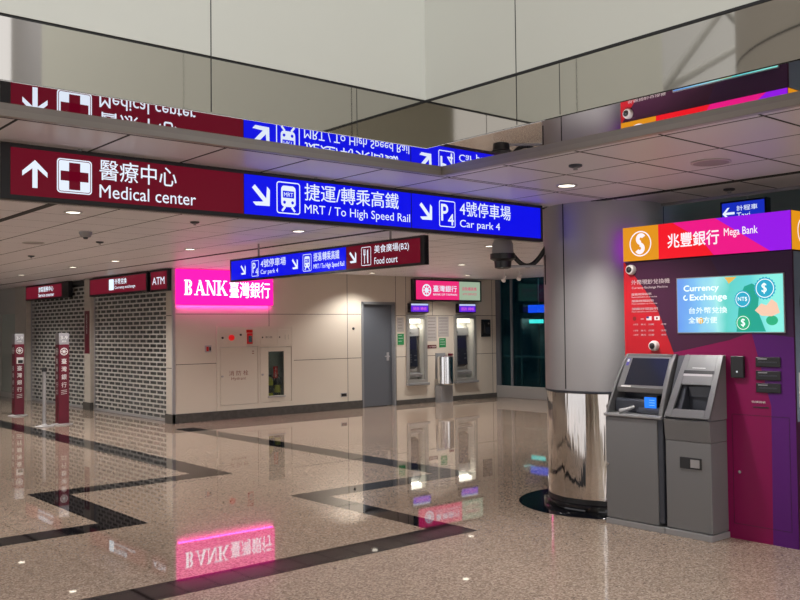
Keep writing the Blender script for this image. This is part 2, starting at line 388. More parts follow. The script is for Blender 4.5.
struct(BX('window_1', (FX+.16, 14.66, .0), (FX+.18, 18.08, 2.6), M_glassdark)); struct(BX('window_2', (FX+.16, 18.4, .0), (FX+.18, 21.92, 2.6), M_glassdark))
# farther glazed front at the end
M_pale = mat('pale_green_glazing', (.50, .54, .48), .12, spec=.6)
wl = struct(BX('window_3', (FX, 22.75, .12), (FX+.05, 27, 2.05), M_pale)); 
m = MB(); m.box((FX-.02, 22.75, 2.05), (FX+.2, 27, 2.72)); m.box((FX-.02, 22.75, 0), (FX+.2, 27, .12)); m.box((FX-.02, 23.9, .12), (FX+.06, 23.95, 2.05)); struct(m.build('trim_11', mat('end_fascia', (.50, .48, .44), .4)))
struct(BX('wall_far', (-16, 27, 0), (15.3, 27.2, 2.8), M_bank))

# ------------------------------------------------------------------ lit signs
def lightbox(name, label, cat, a, b, face, group=None, frame=.02, depth_m=M_frame):
    """a, b opposite corners of the box; face '-y' or '-x'"""
    t = thing(name, label, cat, ((a[0]+b[0])/2, (a[1]+b[1])/2, min(a[2], b[2])), group)
    BX('housing', a, b, depth_m, t, .004); return t
def pict_train(s, a, b, h, off, mi_f=0, mi_b=1):
    s.rring(a-h*.44, b-h*.5, a+h*.44, b+h*.5, h*.10, h*.035, off, mi_f)
    s.rrect(a-h*.27, b-h*.28, a+h*.27, b+h*.38, h*.12, off, mi_f)
    s.rect(a-h*.21, b+h*.0, a+h*.21, b+h*.22, off+.0008, mi_b)
    s.disc(a-h*.15, b-h*.14, h*.05, off+.0008, mi_b); s.disc(a+h*.15, b-h*.14, h*.05, off+.0008, mi_b)
    s.line((a-h*.12, b-h*.28), (a-h*.24, b-h*.42), h*.07, off, mi_f); s.line((a+h*.12, b-h*.28), (a+h*.24, b-h*.42), h*.07, off, mi_f)
    s.text('MRT', a-h*.17, b+h*.04, a+h*.17, b+h*.17, .01, off+.0014, mi_f)
def pict_p4(s, a, b, h, off, mi=0):
    s.rring(a-h*.42, b-h*.5, a+h*.42, b+h*.5, h*.08, h*.035, off, mi)
    s.text('P', a-h*.32, b-h*.27, a+h*.05, b+h*.37, .02, off, mi); s.text('4', a+h*.03, b-h*.42, a+h*.34, b+h*.02, .02, off, mi)
def pict_food(s, a, b, h, off, mi=0):
    s.rring(a-h*.42, b-h*.5, a+h*.42, b+h*.5, h*.08, h*.035, off, mi)
    s.rect(a-h*.17, b-h*.38, a-h*.11, b+h*.12, off, mi)
    for k in (-1, 0, 1): s.rect(a-h*.14+k*h*.07-h*.018, b+h*.08, a-h*.14+k*h*.07+h*.018, b+h*.38, off, mi)
    s.rect(a-h*.23, b+h*.06, a-h*.05, b+h*.12, off, mi)
    s.poly([(a+h*.10, b-h*.38), (a+h*.18, b-h*.38), (a+h*.18, b+h*.38), (a+h*.08, b+h*.28), (a+h*.08, b-h*.02)], off, mi)

# large overhead sign: x 1.52-5.94 at y 5.25
SY = 5.25
t = lightbox('overhead_sign', 'long overhead sign with medical center, high speed rail and car park directions', 'sign', (1.544, SY, 2.346), (6.115, SY+.06, 2.665), '-y')
p = Sheet('-y', SY).rect(1.596, 2.374, 3.088, 2.642, .002).build('red_face', M_red, t)
s = Sheet('-y', SY); o = .004
s.arrow(1.729, 2.501, 0.160, 90, o)
s.rrect(1.853, 2.408, 2.059, 2.609, .02, o); s.rect(1.923, 2.429, 1.989, 2.588, o+.001, 1); s.rect(1.874, 2.480, 2.038, 2.537, o+.001, 1)
s.rring(1.860, 2.415, 2.052, 2.602, .016, .004, o+.0012, 1)
s.text('醫療中心', 2.105, 2.504, 2.604, 2.629, .008, o)
s.text('Medical center', 2.105, 2.398, 2.738, 2.477, .004, o)
s.build('lettering', [M_white, M_red], t)
Sheet('-y', SY).rect(3.093, 2.374, 4.569, 2.642, .002).build('rail_blue_face', M_blue, t)
s = Sheet('-y', SY); s.arrow(3.227, 2.504, 0.180, -45, o); pict_train(s, 3.443, 2.508, 0.221, o)
s.text('捷運/轉乘高鐵', 3.577, 2.504, 4.442, 2.626, .008, o); s.text('MRT / To High Speed Rail', 3.577, 2.395, 4.555, 2.477, .0, o)
s.build('lettering', [M_white, M_blue], t)
Sheet('-y', SY).rect(4.576, 2.374, 6.079, 2.642, .002).build('car_park_blue_face', M_blue, t)
s = Sheet('-y', SY); s.arrow(4.725, 2.508, 0.170, -45, o); pict_p4(s, 4.951, 2.508, 0.211, o)
s.text('4號停車場', 5.090, 2.504, 5.693, 2.627, .008, o); s.text('Car park 4', 5.090, 2.395, 5.559, 2.473, .002, o)
s.build('lettering', [M_white, M_blue], t)
m = MB()
for x in (2.0, 3.7, 5.5): m.tube([(x, SY+.03, 2.66), (x, SY+.03, 2.69)], .012)
m.build('hanger', M_steel, t)

# second overhead sign: x 5.95, y 10.4 .. 6.6
SX = 5.95
t = lightbox('overhead_sign', 'shorter overhead sign with car park, rail and food court directions', 'sign', (SX, 6.64, 2.225), (SX+.06, 10.47, 2.52), '-x')
def a_(y): return -y
M_blue2 = M_blue
for face, at, mp in (('-x', SX, lambda y: -y), ('+x', SX+.06, lambda y: 17.11 - y)):
    A = mp
    nm = '' if face == '-x' else 'rear_'
    Sheet(face, at).rect(*(sorted((A(10.43), A(7.93)))[0], 2.25, sorted((A(10.43), A(7.93)))[1], 2.495)).build(nm+'blue_face', M_blue, t)
    Sheet(face, at).rect(A(7.92), 2.25, A(6.70), 2.495).build(nm+'red_face', M_red, t)
    s = Sheet(face, at)
    s.arrow(A(10.12), 2.365, .16, -45, o); pict_p4(s, A(9.83), 2.37, .2, o)
    s.text('4號停車場', A(9.70), 2.372, A(9.13), 2.472, .01, o); s.text('Car park 4', A(9.70), 2.275, A(9.30), 2.345, .005, o)
    s.arrow(A(8.93), 2.368, .16, -45, o); pict_train(s, A(8.68), 2.37, .2, o)
    s.text('捷運/轉乘高鐵', A(8.55), 2.375, A(8.05), 2.475, .01, o); s.text('MRT / To High Speed Rail', A(8.55), 2.275, A(7.96), 2.345, .005, o)
    s.arrow(A(7.80), 2.37, .16, -45, o); pict_food(s, A(7.57), 2.37, .2, o)
    s.text('美食廣場(B2)', A(7.43), 2.378, A(6.87), 2.475, .01, o); s.text('Food court', A(7.43), 2.275, A(7.05), 2.345, .005, o)
    s.build('lettering', [M_white, M_blue], t)
m = MB()
for y in (7.2, 9.8): m.tube([(SX+.03, y, 2.51), (SX+.03, y, 2.69)], .012)
m.build('hanger', M_steel, t)

# pink BANK sign
t = lightbox('bank_sign', 'glowing pink bank sign with white lettering on the beige wall', 'sign', (7.115, 14.34, 2.045), (9.055, 14.4, 2.665), '-y', depth_m=glow('bank_pink_side', (1.0, .01, .30), 1.7))
BY = 14.34
Sheet('-y', BY).rect(7.115, 2.045, 9.055, 2.665).build('pink_face', M_pink, t)
s = Sheet('-y', BY)
def R(a0, b0, a1, b1): s.rect(a0, b0, a1, b1, .005)
z0, z1 = 2.215, 2.48; H = z1-z0; th = .055; tn = .022; sf = .02
def serif(cx, w_, z): R(cx-w_/2, z, cx+w_/2, z+sf)
n_b = len(s.mb.v); x = 7.30    # B
R(x+.02, z0, x+.02+th, z1); R(x, z0, x+.13, z0+sf); R(x, z1-sf, x+.13, z1); R(x+.05, z0+H*.48, x+.13, z0+H*.48+tn)
for c0, r0 in ((z0+H*.745, H*.255), (z0+H*.255, H*.255)): s.ring(x+.10, c0, r0, .045, .005, 0, 14, -90, 90)
x = 7.525   # A
s.poly([(x+.02, z0), (x+.045, z0), (x+.125, z1), (x+.105, z1)], .005); s.poly([(x+.09, z1), (x+.135, z1), (x+.225, z0), (x+.165, z0)], .005)
R(x+.05, z0+H*.3, x+.18, z0+H*.3+tn); serif(x+.03, .085, z0); serif(x+.195, .095, z0)
x = 7.765   # N
R(x+.03, z0, x+.052, z1); R(x+.19, z0, x+.212, z1); s.poly([(x+.02, z1), (x+.075, z1), (x+.212, z0), (x+.165, z0)], .005)
serif(x+.04, .085, z0); serif(x+.035, .08, z1-sf); serif(x+.2, .085, z1-sf)
x = 8.015   # K
R(x+.02, z0, x+.02+th, z1); serif(x+.045, .11, z0); serif(x+.045, .11, z1-sf)
s.poly([(x+.07, z0+H*.38), (x+.10, z0+H*.42), (x+.205, z1), (x+.175, z1)], .005); s.poly([(x+.09, z0+H*.56), (x+.13, z0+H*.64), (x+.235, z0), (x+.175, z0)], .005)
serif(x+.19, .085, z1-sf); serif(x+.205, .085, z0)
s.mb.v = [(7.25 + (v[0]-7.30)*.885, v[1], v[2]) for v in s.mb.v]
s.text('臺灣銀行', 8.135, 2.175, 8.985, 2.47, .016, .005)
s.build('lettering', M_bankw, t)

lamp('bank_sign_spill', 'AREA', (8.08, 14.365, 2.038), 4.5, (1.0, .04, .42), 1.9, .05)

# signs over the shutters
def shopsign(label, y0, y1, z0, z1, dark_tail=.0):
    t = lightbox('shop_sign', label, 'sign', (6.99, y0, z0), (FX+.02, y1, z1), '-x', 'red lit signs over the shutters')
    M = glow('shop_red', (.16, .006, .02), .9)
    Sheet('-x', 6.99).rect(-y1+.05, z0+.035, -y0-.05-dark_tail, z1-.035).build('red_face', M, t)
    return t
M_cool = glow('shop_white', (.75, .9, 1.0), 1.15)
t = shopsign('red lit sign over the shutter nearest the pink bank sign', 15.25, 17.95, 2.30, 2.665)
s = Sheet('-x', 6.99); s.rrect(-16.95, 2.39, -16.72, 2.60, .02, .004); s.text('外幣兌換', -16.68, 2.49, -16.13, 2.60, .02, .004); s.text('Currency exchange', -16.68, 2.39, -15.75, 2.46, .012, .004); s.build('lettering', M_cool, t)
t = shopsign('red lit sign over the shutter behind the queue totems', 19.1, 21.85, 2.33, 2.675, .35)
s = Sheet('-x', 6.99); s.text('旅客服務中心', -20.95, 2.50, -20.0, 2.62, .02, .004); s.text('Service counter', -20.95, 2.39, -19.95, 2.47, .012, .004); s.build('lettering', M_cool, t)
t = shopsign('small square dark red ATM sign at the wall corner', 14.42, 15.14, 2.29, 2.67)
s = Sheet('-x', 6.99); s.text('ATM', -15.03, 2.41, -14.55, 2.54, .01, .004); s.build('lettering', M_white, t)

# bank sign over the cash machines
t = lightbox('bank_sign', 'pink and pale green bank sign over the two cash machines', 'sign', (12.50, 14.30, 2.17), (14.52, 14.4, 2.635), '-y')
Sheet('-y', 14.30).rect(12.56, 2.20, 13.82, 2.605).build('pink_face', glow('atm_pink', (1.0, .03, .22), .85), t)
Sheet('-y', 14.30).rect(13.825, 2.20, 14.47, 2.605).build('green_face', glow('atm_green', (.42, .55, .40), .8), t)
s = Sheet('-y', 14.30); s.ring(12.86, 2.40, .13, .03, .004); s.disc(12.86, 2.40, .055, .004)
for k in range(8): c, q = math.cos(k*math.pi/4), math.sin(k*math.pi/4); s.line((12.86+.04*c, 2.4+.04*q), (12.86+.11*c, 2.4+.11*q), .02, .004)
s.text('臺灣銀行', 13.05, 2.37, 13.75, 2.51, .02, .004); s.text('BANK OF TAIWAN', 13.05, 2.29, 13.75, 2.335, .015, .004)
s.text('自動櫃員機', 13.92, 2.41, 14.36, 2.49, .01, .004, 1); s.text('ATM SERVICE', 13.92, 2.31, 14.36, 2.355, .01, .004, 1)
s.build('lettering', [M_white, glow('pink_letters', (.8, .05, .2), .8)], t)

# ------------------------------------------------------------------ hydrant cabinet and wall fittings
t = thing('hydrant_cabinet', 'cream fire hydrant cabinet set into the wall under the pink bank sign', 'cabinet', (8.72, 14.4, .2))
m = MB(); wall_holes(m, 'y', 14.375, .04, 7.90, 9.53, .16, 1.66, [(7.965, .25, 8.745, 1.295), (8.785, .25, 9.475, 1.275)]); m.build('frame', M_paint, t, .003)
m = MB(); m.box((7.97, 14.55, .2), (9.47, 14.6, 1.62)); m.box((7.97, 14.42, .2), (9.47, 14.6, .25)); m.build('back_box', mat('cabinet_inside', (.45, .45, .43), .6), t)
dl = BX('door', (7.972, 14.380, .255), (8.738, 14.405, 1.288), M_paint, t, .003)
s = Sheet('-y', 14.380); s.text('消 防 栓', 8.14, .775, 8.54, .865, .0, .002); s.text('Hydrant', 8.19, .68, 8.49, .75, 0, .002); s.rect(8.62, 1.20, 8.66, 1.215, .002); s.rect(8.62, 1.16, 8.66, 1.175, .002)
s.build('lettering', mat('red_brown_print', (.22, .05, .03), .5), dl)
MB().lathe(0, 0, [(.018, 0), (.018, .02)], 16).build('latch', M_steel, dl).matrix_local = Matrix.Translation((8.005, 14.380, .77)) @ Matrix.Rotation(math.radians(90), 4, 'X')
dr = MB(); wall_holes(dr, 'y', 14.380, .025, 8.792, 9.468, .255, 1.268, [(8.97, .37, 9.31, 1.19)]); dr = dr.build('door', M_paint, t, .003)
BX('sill', (8.95, 14.355, .34), (9.33, 14.38, .365), M_steel, dr)
Mglass = bpy.data.materials.new('clear_glass'); Mglass.use_nodes = True; nt = Mglass.node_tree
tr = nt.nodes.new('ShaderNodeBsdfTransparent'); tr.inputs[0].default_value = (.8, .85, .82, 1); mxs = nt.nodes.new('ShaderNodeMixShader'); mxs.inputs[0].default_value = .1
gl = nt.nodes.new('ShaderNodeBsdfGlossy'); gl.inputs['Roughness'].default_value = .02
nt.links.new(tr.outputs[0], mxs.inputs[1]); nt.links.new(gl.outputs[0], mxs.inputs[2]); nt.links.new(mxs.outputs[0], nt.nodes['Material Output'].inputs[0])
BX('pane', (8.97, 14.39, .37), (9.31, 14.393, 1.19), Mglass, dr)
for a, b in ((8.795, 9.12), (9.16, 9.465)):
    bx_ = BX('door', (a, 14.372, 1.315), (b, 14.40, 1.60), M_paint, t, .003)
s = Sheet('-y', 14.372); s.disc(8.84, 1.455, .016); s.disc(9.21, 1.455, .016); s.text('緊急', 8.90, 1.44, 9.06, 1.475, 0, .002); s.rect(9.33, 1.41, 9.335, 1.50); s.rect(9.40, 1.41, 9.405, 1.50)
s.build('lettering', M_seam, t)
def wallknob(name, x, y, z, r, d, mt, parent, dome=False):
    prof = [(r, 0), (r, d)] if not dome else [(r, 0), (r*.97, d*.4), (r*.75, d*.75), (r*.35, d*.97), (.001, d)]
    ob = MB().lathe(0, 0, prof, 24).build(name, mt, parent, smooth=dome)
    Mx = Matrix.Translation((x, y, z)) @ Matrix.Rotation(math.radians(90), 4, 'X')
    if parent is None: ob.matrix_world = Mx
    else: ob.matrix_parent_inverse = Matrix.Translation(-wpos(parent)) @ Mx
    return ob
for c in [c for c in bpy.data.objects if c.name.startswith('latch')]:
    bpy.data.objects.remove(c)
wallknob('latch', 8.005, 14.38, .77, .018, .02, M_steel, dl)
wallknob('latch', 8.84, 14.38, .77, .018, .02, M_steel, dr)
wallknob('alarm_lamp', 8.19, 14.375, 1.46, .055, .06, glow('alarm_red', (.7, .01, .01), .7), t, True)
wallknob('push_button', 8.01, 14.375, 1.46, .02, .015, M_seam, t); wallknob('phone_jack', 8.38, 14.375, 1.51, .02, .015, M_seam, t)
cb = BX('call_point', (8.51, 14.35, 1.34), (8.62, 14.375, 1.535), M_redp, t, .004); BX('cover', (8.53, 14.343, 1.37), (8.60, 14.35, 1.49), M_chrome, cb)
BX('call_label', (8.50, 14.37, 1.545), (8.63, 14.375, 1.60), M_redp, t)
# extinguishers inside
for x, nm, lab in ((9.06, M_yel, 'yellow banded fire extinguisher standing left in the cabinet window'), (9.22, M_yel, 'yellow banded fire extinguisher standing right in the cabinet window')):
    e = thing('fire_extinguisher', lab, 'fire extinguisher', (x, 14.48, .25), 'extinguishers in the hydrant cabinet')
    MB().lathe(x, 14.48, [(.055, .25), (.06, .27), (.06, .62), (.045, .67), (.02, .70), (.02, .72)], 24).build('body', M_yel if x < 9.1 else M_blackp, e, smooth=True)
    MB().lathe(x, 14.48, [(.0615, .42), (.0615, .56)], 24, False).build('band', M_blackp if x < 9.1 else M_yel, e)
    m = MB(); m.box((x-.012, 14.44, .72), (x+.012, 14.50, .76)); m.tube([(x+.02, 14.48, .73), (x+.06, 14.45, .70), (x+.065, 14.45, .5)], .008); m.build('valve', M_blackp, e)
st = tag(BX('hanging_tag', (9.10, 14.415, .69), (9.19, 14.42, .91), M_redp, None), 'red hanging tag behind the cabinet window', 'tag'); Sheet('-y', 14.415).text('滅\n火\n器', 9.125, .71, 9.165, .89, .01).build('lettering', M_white_p, st)

f = thing('fire_alarm_button', 'small square alarm box on wall left of the hydrant cabinet', 'alarm', (7.73, 14.4, 1.21)); BX('housing', (7.67, 14.37, 1.21), (7.79, 14.4, 1.33), M_steel, f, .004); BX('red_plate', (7.69, 14.366, 1.23), (7.735, 14.37, 1.31), M_redp, f); BX('button', (7.745, 14.363, 1.24), (7.775, 14.37, 1.30), M_blackp, f)
wc = wallknob('door_sensor', 10.965, 14.4, 1.60, .028, .03, M_blackp, None, True); tag(wc, 'small black round sensor on wall beside the grey door', 'sensor')
ou = thing('wall_outlet', 'small black wall outlet low near the grey door', 'outlet', (10.71, 14.4, .24)); BX('plate', (10.64, 14.392, .25), (10.79, 14.4, .33), M_steel, ou, .003); BX('socket', (10.655, 14.388, .262), (10.775, 14.392, .318), M_blackp, ou)

# ------------------------------------------------------------------ wall cash machines
def atm(x0, x1, z0, label):
    t = thing('cash_machine', label, 'cash machine', ((x0+x1)/2, 14.4, z0), 'cash machines in the bank wall')
    m = MB(); wall_holes(m, 'y', 14.355, .05, x0-.05, x1+.06, z0-.06, 1.87, [(x0+.02, z0+.05, x1-.02, 1.79)]); m.build('surround', mat('atm_surround', (.36, .35, .33), .35, .3), t, .006)
    m = MB(); m.box((x0, 14.40, z0), (x0+.02, 14.62, 1.82)); m.box((x1-.02, 14.40, z0), (x1, 14.62, 1.82)); m.box((x0, 14.60, z0), (x1, 14.64, 1.82)); m.box((x0, 14.40, 1.80), (x1, 14.62, 1.82)); m.box((x0, 14.40, z0), (x1, 14.62, z0+.02))
    m.build('niche', mat('atm_niche', (.55, .54, .50), .3, .2), t)
    w = x1-x0
    BX('lamp', (x0+.05, 14.42, 1.70), (x1-.08, 14.56, 1.79), glow('atm_lamp', (1, .95, .8), 2.6), t, .004)
    f = BX('console', (x0+.03, 14.52, 1.42), (x1-.03, 14.60, 1.60), M_grey2, t, .006)
    Sheet('-y', 14.52).text('提款', x0+.10, 1.47, x0+.20, 1.52, 0, .002).build('lettering', M_seam, f)
    m = MB(); m.prism([(14.59, 1.42), (14.50, 1.42), (14.47, .78), (14.59, .72)], 'x', x0+.04, x1-.12); fa = m.build('fascia', M_scr, t, .004)
    # screen, keys, slots on the dark fascia
    g = Sheet('fn', lambda a, b, off: (a, 14.47 + (b-.78)/.64*.03 - off, b))
    g.rect(x0+.07, 1.14, x1-.16, 1.36, .003, 0); g.build('screen', mat('atm_screen', (.02, .02, .045), .1), fa)
    g = Sheet('fn', lambda a, b, off: (a, 14.47 + (b-.78)/.64*.03 - off, b))
    for i in range(3):
        for j in range(4): g.rect(x0+.08+i*.035, .86+j*.05, x0+.105+i*.035, .89+j*.05, .004)
    g.rect(x1-.22, 1.0, x1-.15, 1.02, .004); g.rect(x1-.22, .90, x1-.15, .93, .004); g.build('keypad', M_greyd, fa)
    m = MB(); m.prism([(14.59, .56), (14.44, .56), (14.42, .62), (14.59, .66)], 'x', x0+.03, x1-.03); m.build('cash_tray', M_grey2, t, .006)
    m = MB(); m.box((x0-.06, 14.30, z0-.07), (x1+.07, 14.40, z0-.02)); m.build('shelf', M_grey2, t, .008)
    lamp('atm_lamp_light', 'AREA', ((x0+x1)/2, 14.48, 1.69), 1.6, (1, .95, .8), w*.6, .1)
atm(12.40, 12.86, .46, 'recessed cash machine on the left, nearer the grey door')
atm(13.78, 14.34, .44, 'recessed cash machine on the right, nearer the wall phone')
for x0, x1, lab in ((12.42, 12.90, 'purple lit number display above the left cash machine'), (13.82, 14.32, 'purple lit number display above the right cash machine')):
    t = thing('led_display', lab, 'display', ((x0+x1)/2, 14.4, 1.94), 'displays above the cash machines')
    BX('housing', (x0-.02, 14.30, 1.92), (x1+.02, 14.4, 2.12), M_frame, t, .004); BX('display_face', (x0, 14.297, 1.94), (x1, 14.30, 2.07), glow('purple_led', (.16, .03, .9), .8), t)
    BX('top_strip', (x0, 14.297, 2.075), (x1, 14.30, 2.11), glow('pale_led', (.6, .7, 1), .9), t)
    Sheet('-y', 14.297).text('提款 轉帳', x0+.05, 1.97, x1-.05, 2.04, .01).build('lettering', glow('purple_letters', (.9, .15, .9), .8), t)
# chrome bin between the machines
t = thing('waste_bin', 'chrome half round waste bin between the two cash machines', 'bin', (13.32, 14.3, .36))
MB().lathe(13.32, 14.24, [(.155, .38), (.175, .40), (.175, .97), (.16, .985)], 32).build('body', M_chrome, t, smooth=True)
BX('label_plate', (13.24, 14.035, 1.0), (13.36, 14.06, 1.045), M_totem, t); BX('bracket', (13.18, 14.38, .5), (13.46, 14.4, 1.05), M_grey2, t); BX('back_stem', (13.25, 14.06, .98), (13.33, 14.07, 1.01), M_grey2, t)
BX('pedestal', (13.14, 14.2, 0), (13.50, 14.37, .36), M_grey2, t)
def notice(x0, x1, z0, z1, mt, lab): return tag(BX('wall_notice', (x0, 14.392, z0), (x1, 14.4, z1), mt), lab, 'notice')
def nlines(x0, x1, z0, z1, parent, n, mt):
    s = Sheet('-y', 14.392)
    for k in range(n): z = z1 - .03 - (z1-z0-.05)*k/n; s.rect(x0+.02, z-.008, x1-.02-random.random()*.04, z, .001)
    s.build('printed_lines', mt, parent)
for a in ((12.95, 13.22, 1.31, 1.84, M_paper, 'tall grey notice on the wall right of the left cash machine', 7), (13.27, 13.58, 1.40, 1.84, M_paper, 'grey notice above the green one between the cash machines', 6),
          (13.30, 13.49, 1.17, 1.37, M_green, 'small green notice above the chrome bin', 3), (12.11, 12.29, 1.52, 1.82, M_paper, 'pale notice beside the grey door', 4), (12.12, 12.29, 1.25, 1.48, M_green, 'small green notice beside the grey door', 3)):
    n = notice(*a[:6]); nlines(a[0], a[1], a[2], a[3], n, a[6], M_white_p if a[4] is M_green else M_seam)
n = notice(12.96, 13.21, 1.155, 1.23, mat('dark_red_sticker', (.12, .02, .02), .4), 'dark red sticker under the tall grey notice'); Sheet('-y', 14.392).text('24小時服務', 12.98, 1.175, 13.19, 1.21, .01).build('lettering', M_white_p, n)
t = thing('wall_phone', 'black wall telephone at the right end of the bank wall', 'phone', (14.73, 14.4, 1.38)); BX('back_plate', (14.59, 14.37, 1.38), (14.87, 14.4, 1.77), M_blackp, t, .006)
m = MB(); m.tube([(14.65, 14.35, 1.70), (14.63, 14.32, 1.6), (14.65, 14.35, 1.47)], .022); m.build('handset', M_blackp, t, smooth=True); BX('keypad', (14.71, 14.362, 1.45), (14.84, 14.37, 1.60), M_greyd, t, .003)
wallknob('dial_light', 14.80, 14.37, 1.68, .02, .01, M_steel, t)

# ------------------------------------------------------------------ glass front on the right
M_fg = bpy.data.materials.new('teal_glass'); M_fg.use_nodes = True; nt = M_fg.node_tree
tr = nt.nodes.new('ShaderNodeBsdfTransparent'); tr.inputs[0].default_value = (.30, .55, .58, 1)
gl = nt.nodes.new('ShaderNodeBsdfGlossy'); gl.inputs['Roughness'].default_value = .02; gl.inputs[0].default_value = (.3, .42, .45, 1)
fr = nt.nodes.new('ShaderNodeFresnel'); fr.inputs[0].default_value = 1.45; mxs = nt.nodes.new('ShaderNodeMixShader')
nt.links.new(fr.outputs[0], mxs.inputs[0]); nt.links.new(tr.outputs[0], mxs.inputs[1]); nt.links.new(gl.outputs[0], mxs.inputs[2]); nt.links.new(mxs.outputs[0], nt.nodes['Material Output'].inputs[0])
GX = 15.1; LY0, LY1 = 14.91, 15.57
struct(BX('window_4', (GX, 5.4, .27), (GX+.02, 14.3, 2.68), M_fg)); struct(BX('window_5', (GX, -10, .27), (GX+.02, 5.3, 5.0), M_fg))
m = MB(); m.box((GX-.05, -10, 0), (GX+.08, 14.4, .27)); struct(m.build('trim_12', mat('glass_kerb', (.30, .29, .28), .35), bevel=.01))
m = MB()
for y in (13.92, 11.5, 9.2, 6.9, 4.6, 2.3, 0): m.box((GX-.03, y-.03, .27), (GX+.05, y+.03, 2.68 if y > 5.4 else 5.0))
m.box((GX-.03, 14.26, .27), (GX+.05, 14.4, 2.68)); struct(m.build('trim_13', M_door))
struct(BX('wall_lobby', (20, -10, 0), (20.2, 18.2, 5.2), mat('teal_lobby_wall', (.05, .12, .16), .5))); struct(BX('wall_lobby_north', (15.3, 18.0, 0), (20, 18.2, 5.2), mat('teal_lobby_wall2', (.05, .12, .16), .5)))
struct(BX('ceiling', (15.2, -10, 5.1), (20.2, 18.2, 5.2), M_inside))
t = thing('handrail', 'steel handrail behind the dark teal glass', 'railing', (16.6, 12, 0)); m = MB(); m.tube([(16.6, 7, 0.86), (16.6, 16.5, 0.86)], .03); m.build('rail', M_steel, t)
for y in (11.8, 12.6, 13.4, 14.2, 15.0, 15.8): m = MB(); m.tube([(16.6, y, 0), (16.6, y, 0.86)], .02); m.build('post', M_steel, t)
t = thing('lobby_sign', 'blue lit sign behind the dark teal glass', 'sign', (17.5, 14.3, 1.95)); BX('housing', (17.5, LY0-.05, 1.93), (17.56, LY1+.05, 2.17), M_frame, t); BX('blue_face', (17.497, LY0, 1.95), (17.5, LY1, 2.15), glow('lobby_blue', (.02, .10, 1.0), 3.0), t)
m = MB(); m.tube([(17.53, (LY0+LY1)/2, 2.16), (17.53, (LY0+LY1)/2, 5.11)], .015); m.build('hanger', M_steel, t)
t = thing('lobby_light', 'small cyan light under the blue sign behind the glass', 'light', (17.5, 14.3, 1.68)); BX('lens', (17.48, LY0+.15, 1.68), (17.5, LY1-.05, 1.78), glow('cyan', (.2, .95, .8), 3.5), t); m = MB(); m.box((17.5, LY0+.12, 1.66), (17.54, LY1-.02, 1.80)); m.box((17.51, LY0+.3, 0), (17.53, LY0+.34, 1.66)); m.build('case', M_frame, t)
# far blue sign above the kiosk
t = thing('direction_sign', 'small blue arrow sign far behind the currency kiosk', 'sign', (9.5, 5.2, 2.85)); BX('housing', (9.5, 4.95, 2.74), (9.6, 5.50, 3.0), M_frame, t)
Sheet('-x', 9.5).rect(-5.48, 2.76, -4.97, 2.98).build('blue_face', glow('far_blue', (.01, .03, .55), .9), t)
s = Sheet('-x', 9.5); s.arrow(-5.40, 2.86, .15, 180, .004); s.text('計程車', -5.30, 2.88, -5.05, 2.94, .01); s.text('Taxi', -5.30, 2.80, -5.14, 2.86, .01); s.build('lettering', M_white, t)
m = MB(); m.tube([(9.55, 5.2, 2.99), (9.55, 5.2, 5.05)], .015); m.build('hanger', M_steel, t)

# ------------------------------------------------------------------ round pillar
t = struct(thing('pillar', 'round brushed steel pillar with mirror polished foot', 'pillar', (PX, PY, 0))); del t['category']
MB().lathe(PX, PY, [(PR, 1.035), (PR, 2.70)], 96, False).build('steel_cladding', M_steel, t, smooth=True)
MB().lathe(PX, PY, [(PR-.012, .05), (PR-.012, 1.02)], 96, False).build('mirror_foot', M_polish, t, smooth=True)
MB().lathe(PX, PY, [(PR-.03, 1.0), (PR+.004, 1.02), (PR+.004, 1.03), (PR-.03, 1.05)], 96, False).build('dividing_band', M_greyd, t)
MB().lathe(PX, PY, [(PR-.02, .001), (PR+.03, .001), (PR+.03, .035), (PR+.02, .05), (PR-.02, .06)], 96, False).build('foot_ring', mat('black_gloss', (.006, .006, .008), .06), t, smooth=True)
MB().lathe(PX, PY, [(PR-.01, 0), (PR-.01, .1)], 64, False).build('core', M_blackp, t)
m = MB()
for az in (167, 47, 287):
    c, q = math.cos(math.radians(az+2.2+9)), math.sin(math.radians(az+2.2+9)); m.box((PX+PR*c-.004, PY+PR*q-.004, 1.05), (PX+PR*c+.004, PY+PR*q+.004, 2.69))
m.build('seam', M_dark, t)

# ------------------------------------------------------------------ security camera on the pillar
t = thing('security_camera', 'grey domed security camera on a black curved arm from the steel pillar', 'camera', (6.25, 5.62, 2.3))
cx, cy = 6.05, 5.68
MB().lathe(cx, cy, [(.02, 2.41), (.075, 2.40), (.095, 2.36), (.10, 2.27)], 24).build('dome', mat('camera_grey', (.30, .30, .32), .3), t, smooth=True)
MB().lathe(cx, cy, [(.115, 2.268), (.115, 2.22), (.08, 2.20), (.075, 2.14), (.05, 2.13)], 24).build('camera_head', M_blackp, t, smooth=True)
pts = []
for k in range(17):
    u = k/16; x = 6.10 + .30*u; y = 5.66 - .24*u; z = 2.32 - .17*math.sin(u*math.pi*1.05) + .03*u*u
    pts.append((x, y, z))
MB().tube(pts, .022).build('arm', M_blackp, t, smooth=True)
m = MB(); m.tube([(6.06, 5.67, 2.15), (6.33, 5.44, 2.15)], .012); m.build('strut', mat('strut_white', (.5, .5, .55), .4), t)
m = MB(); m.tube([(6.35, 5.42, 2.25), (6.35, 5.42, 1.98)], .018); m.build('wall_plate', M_blackp, t)
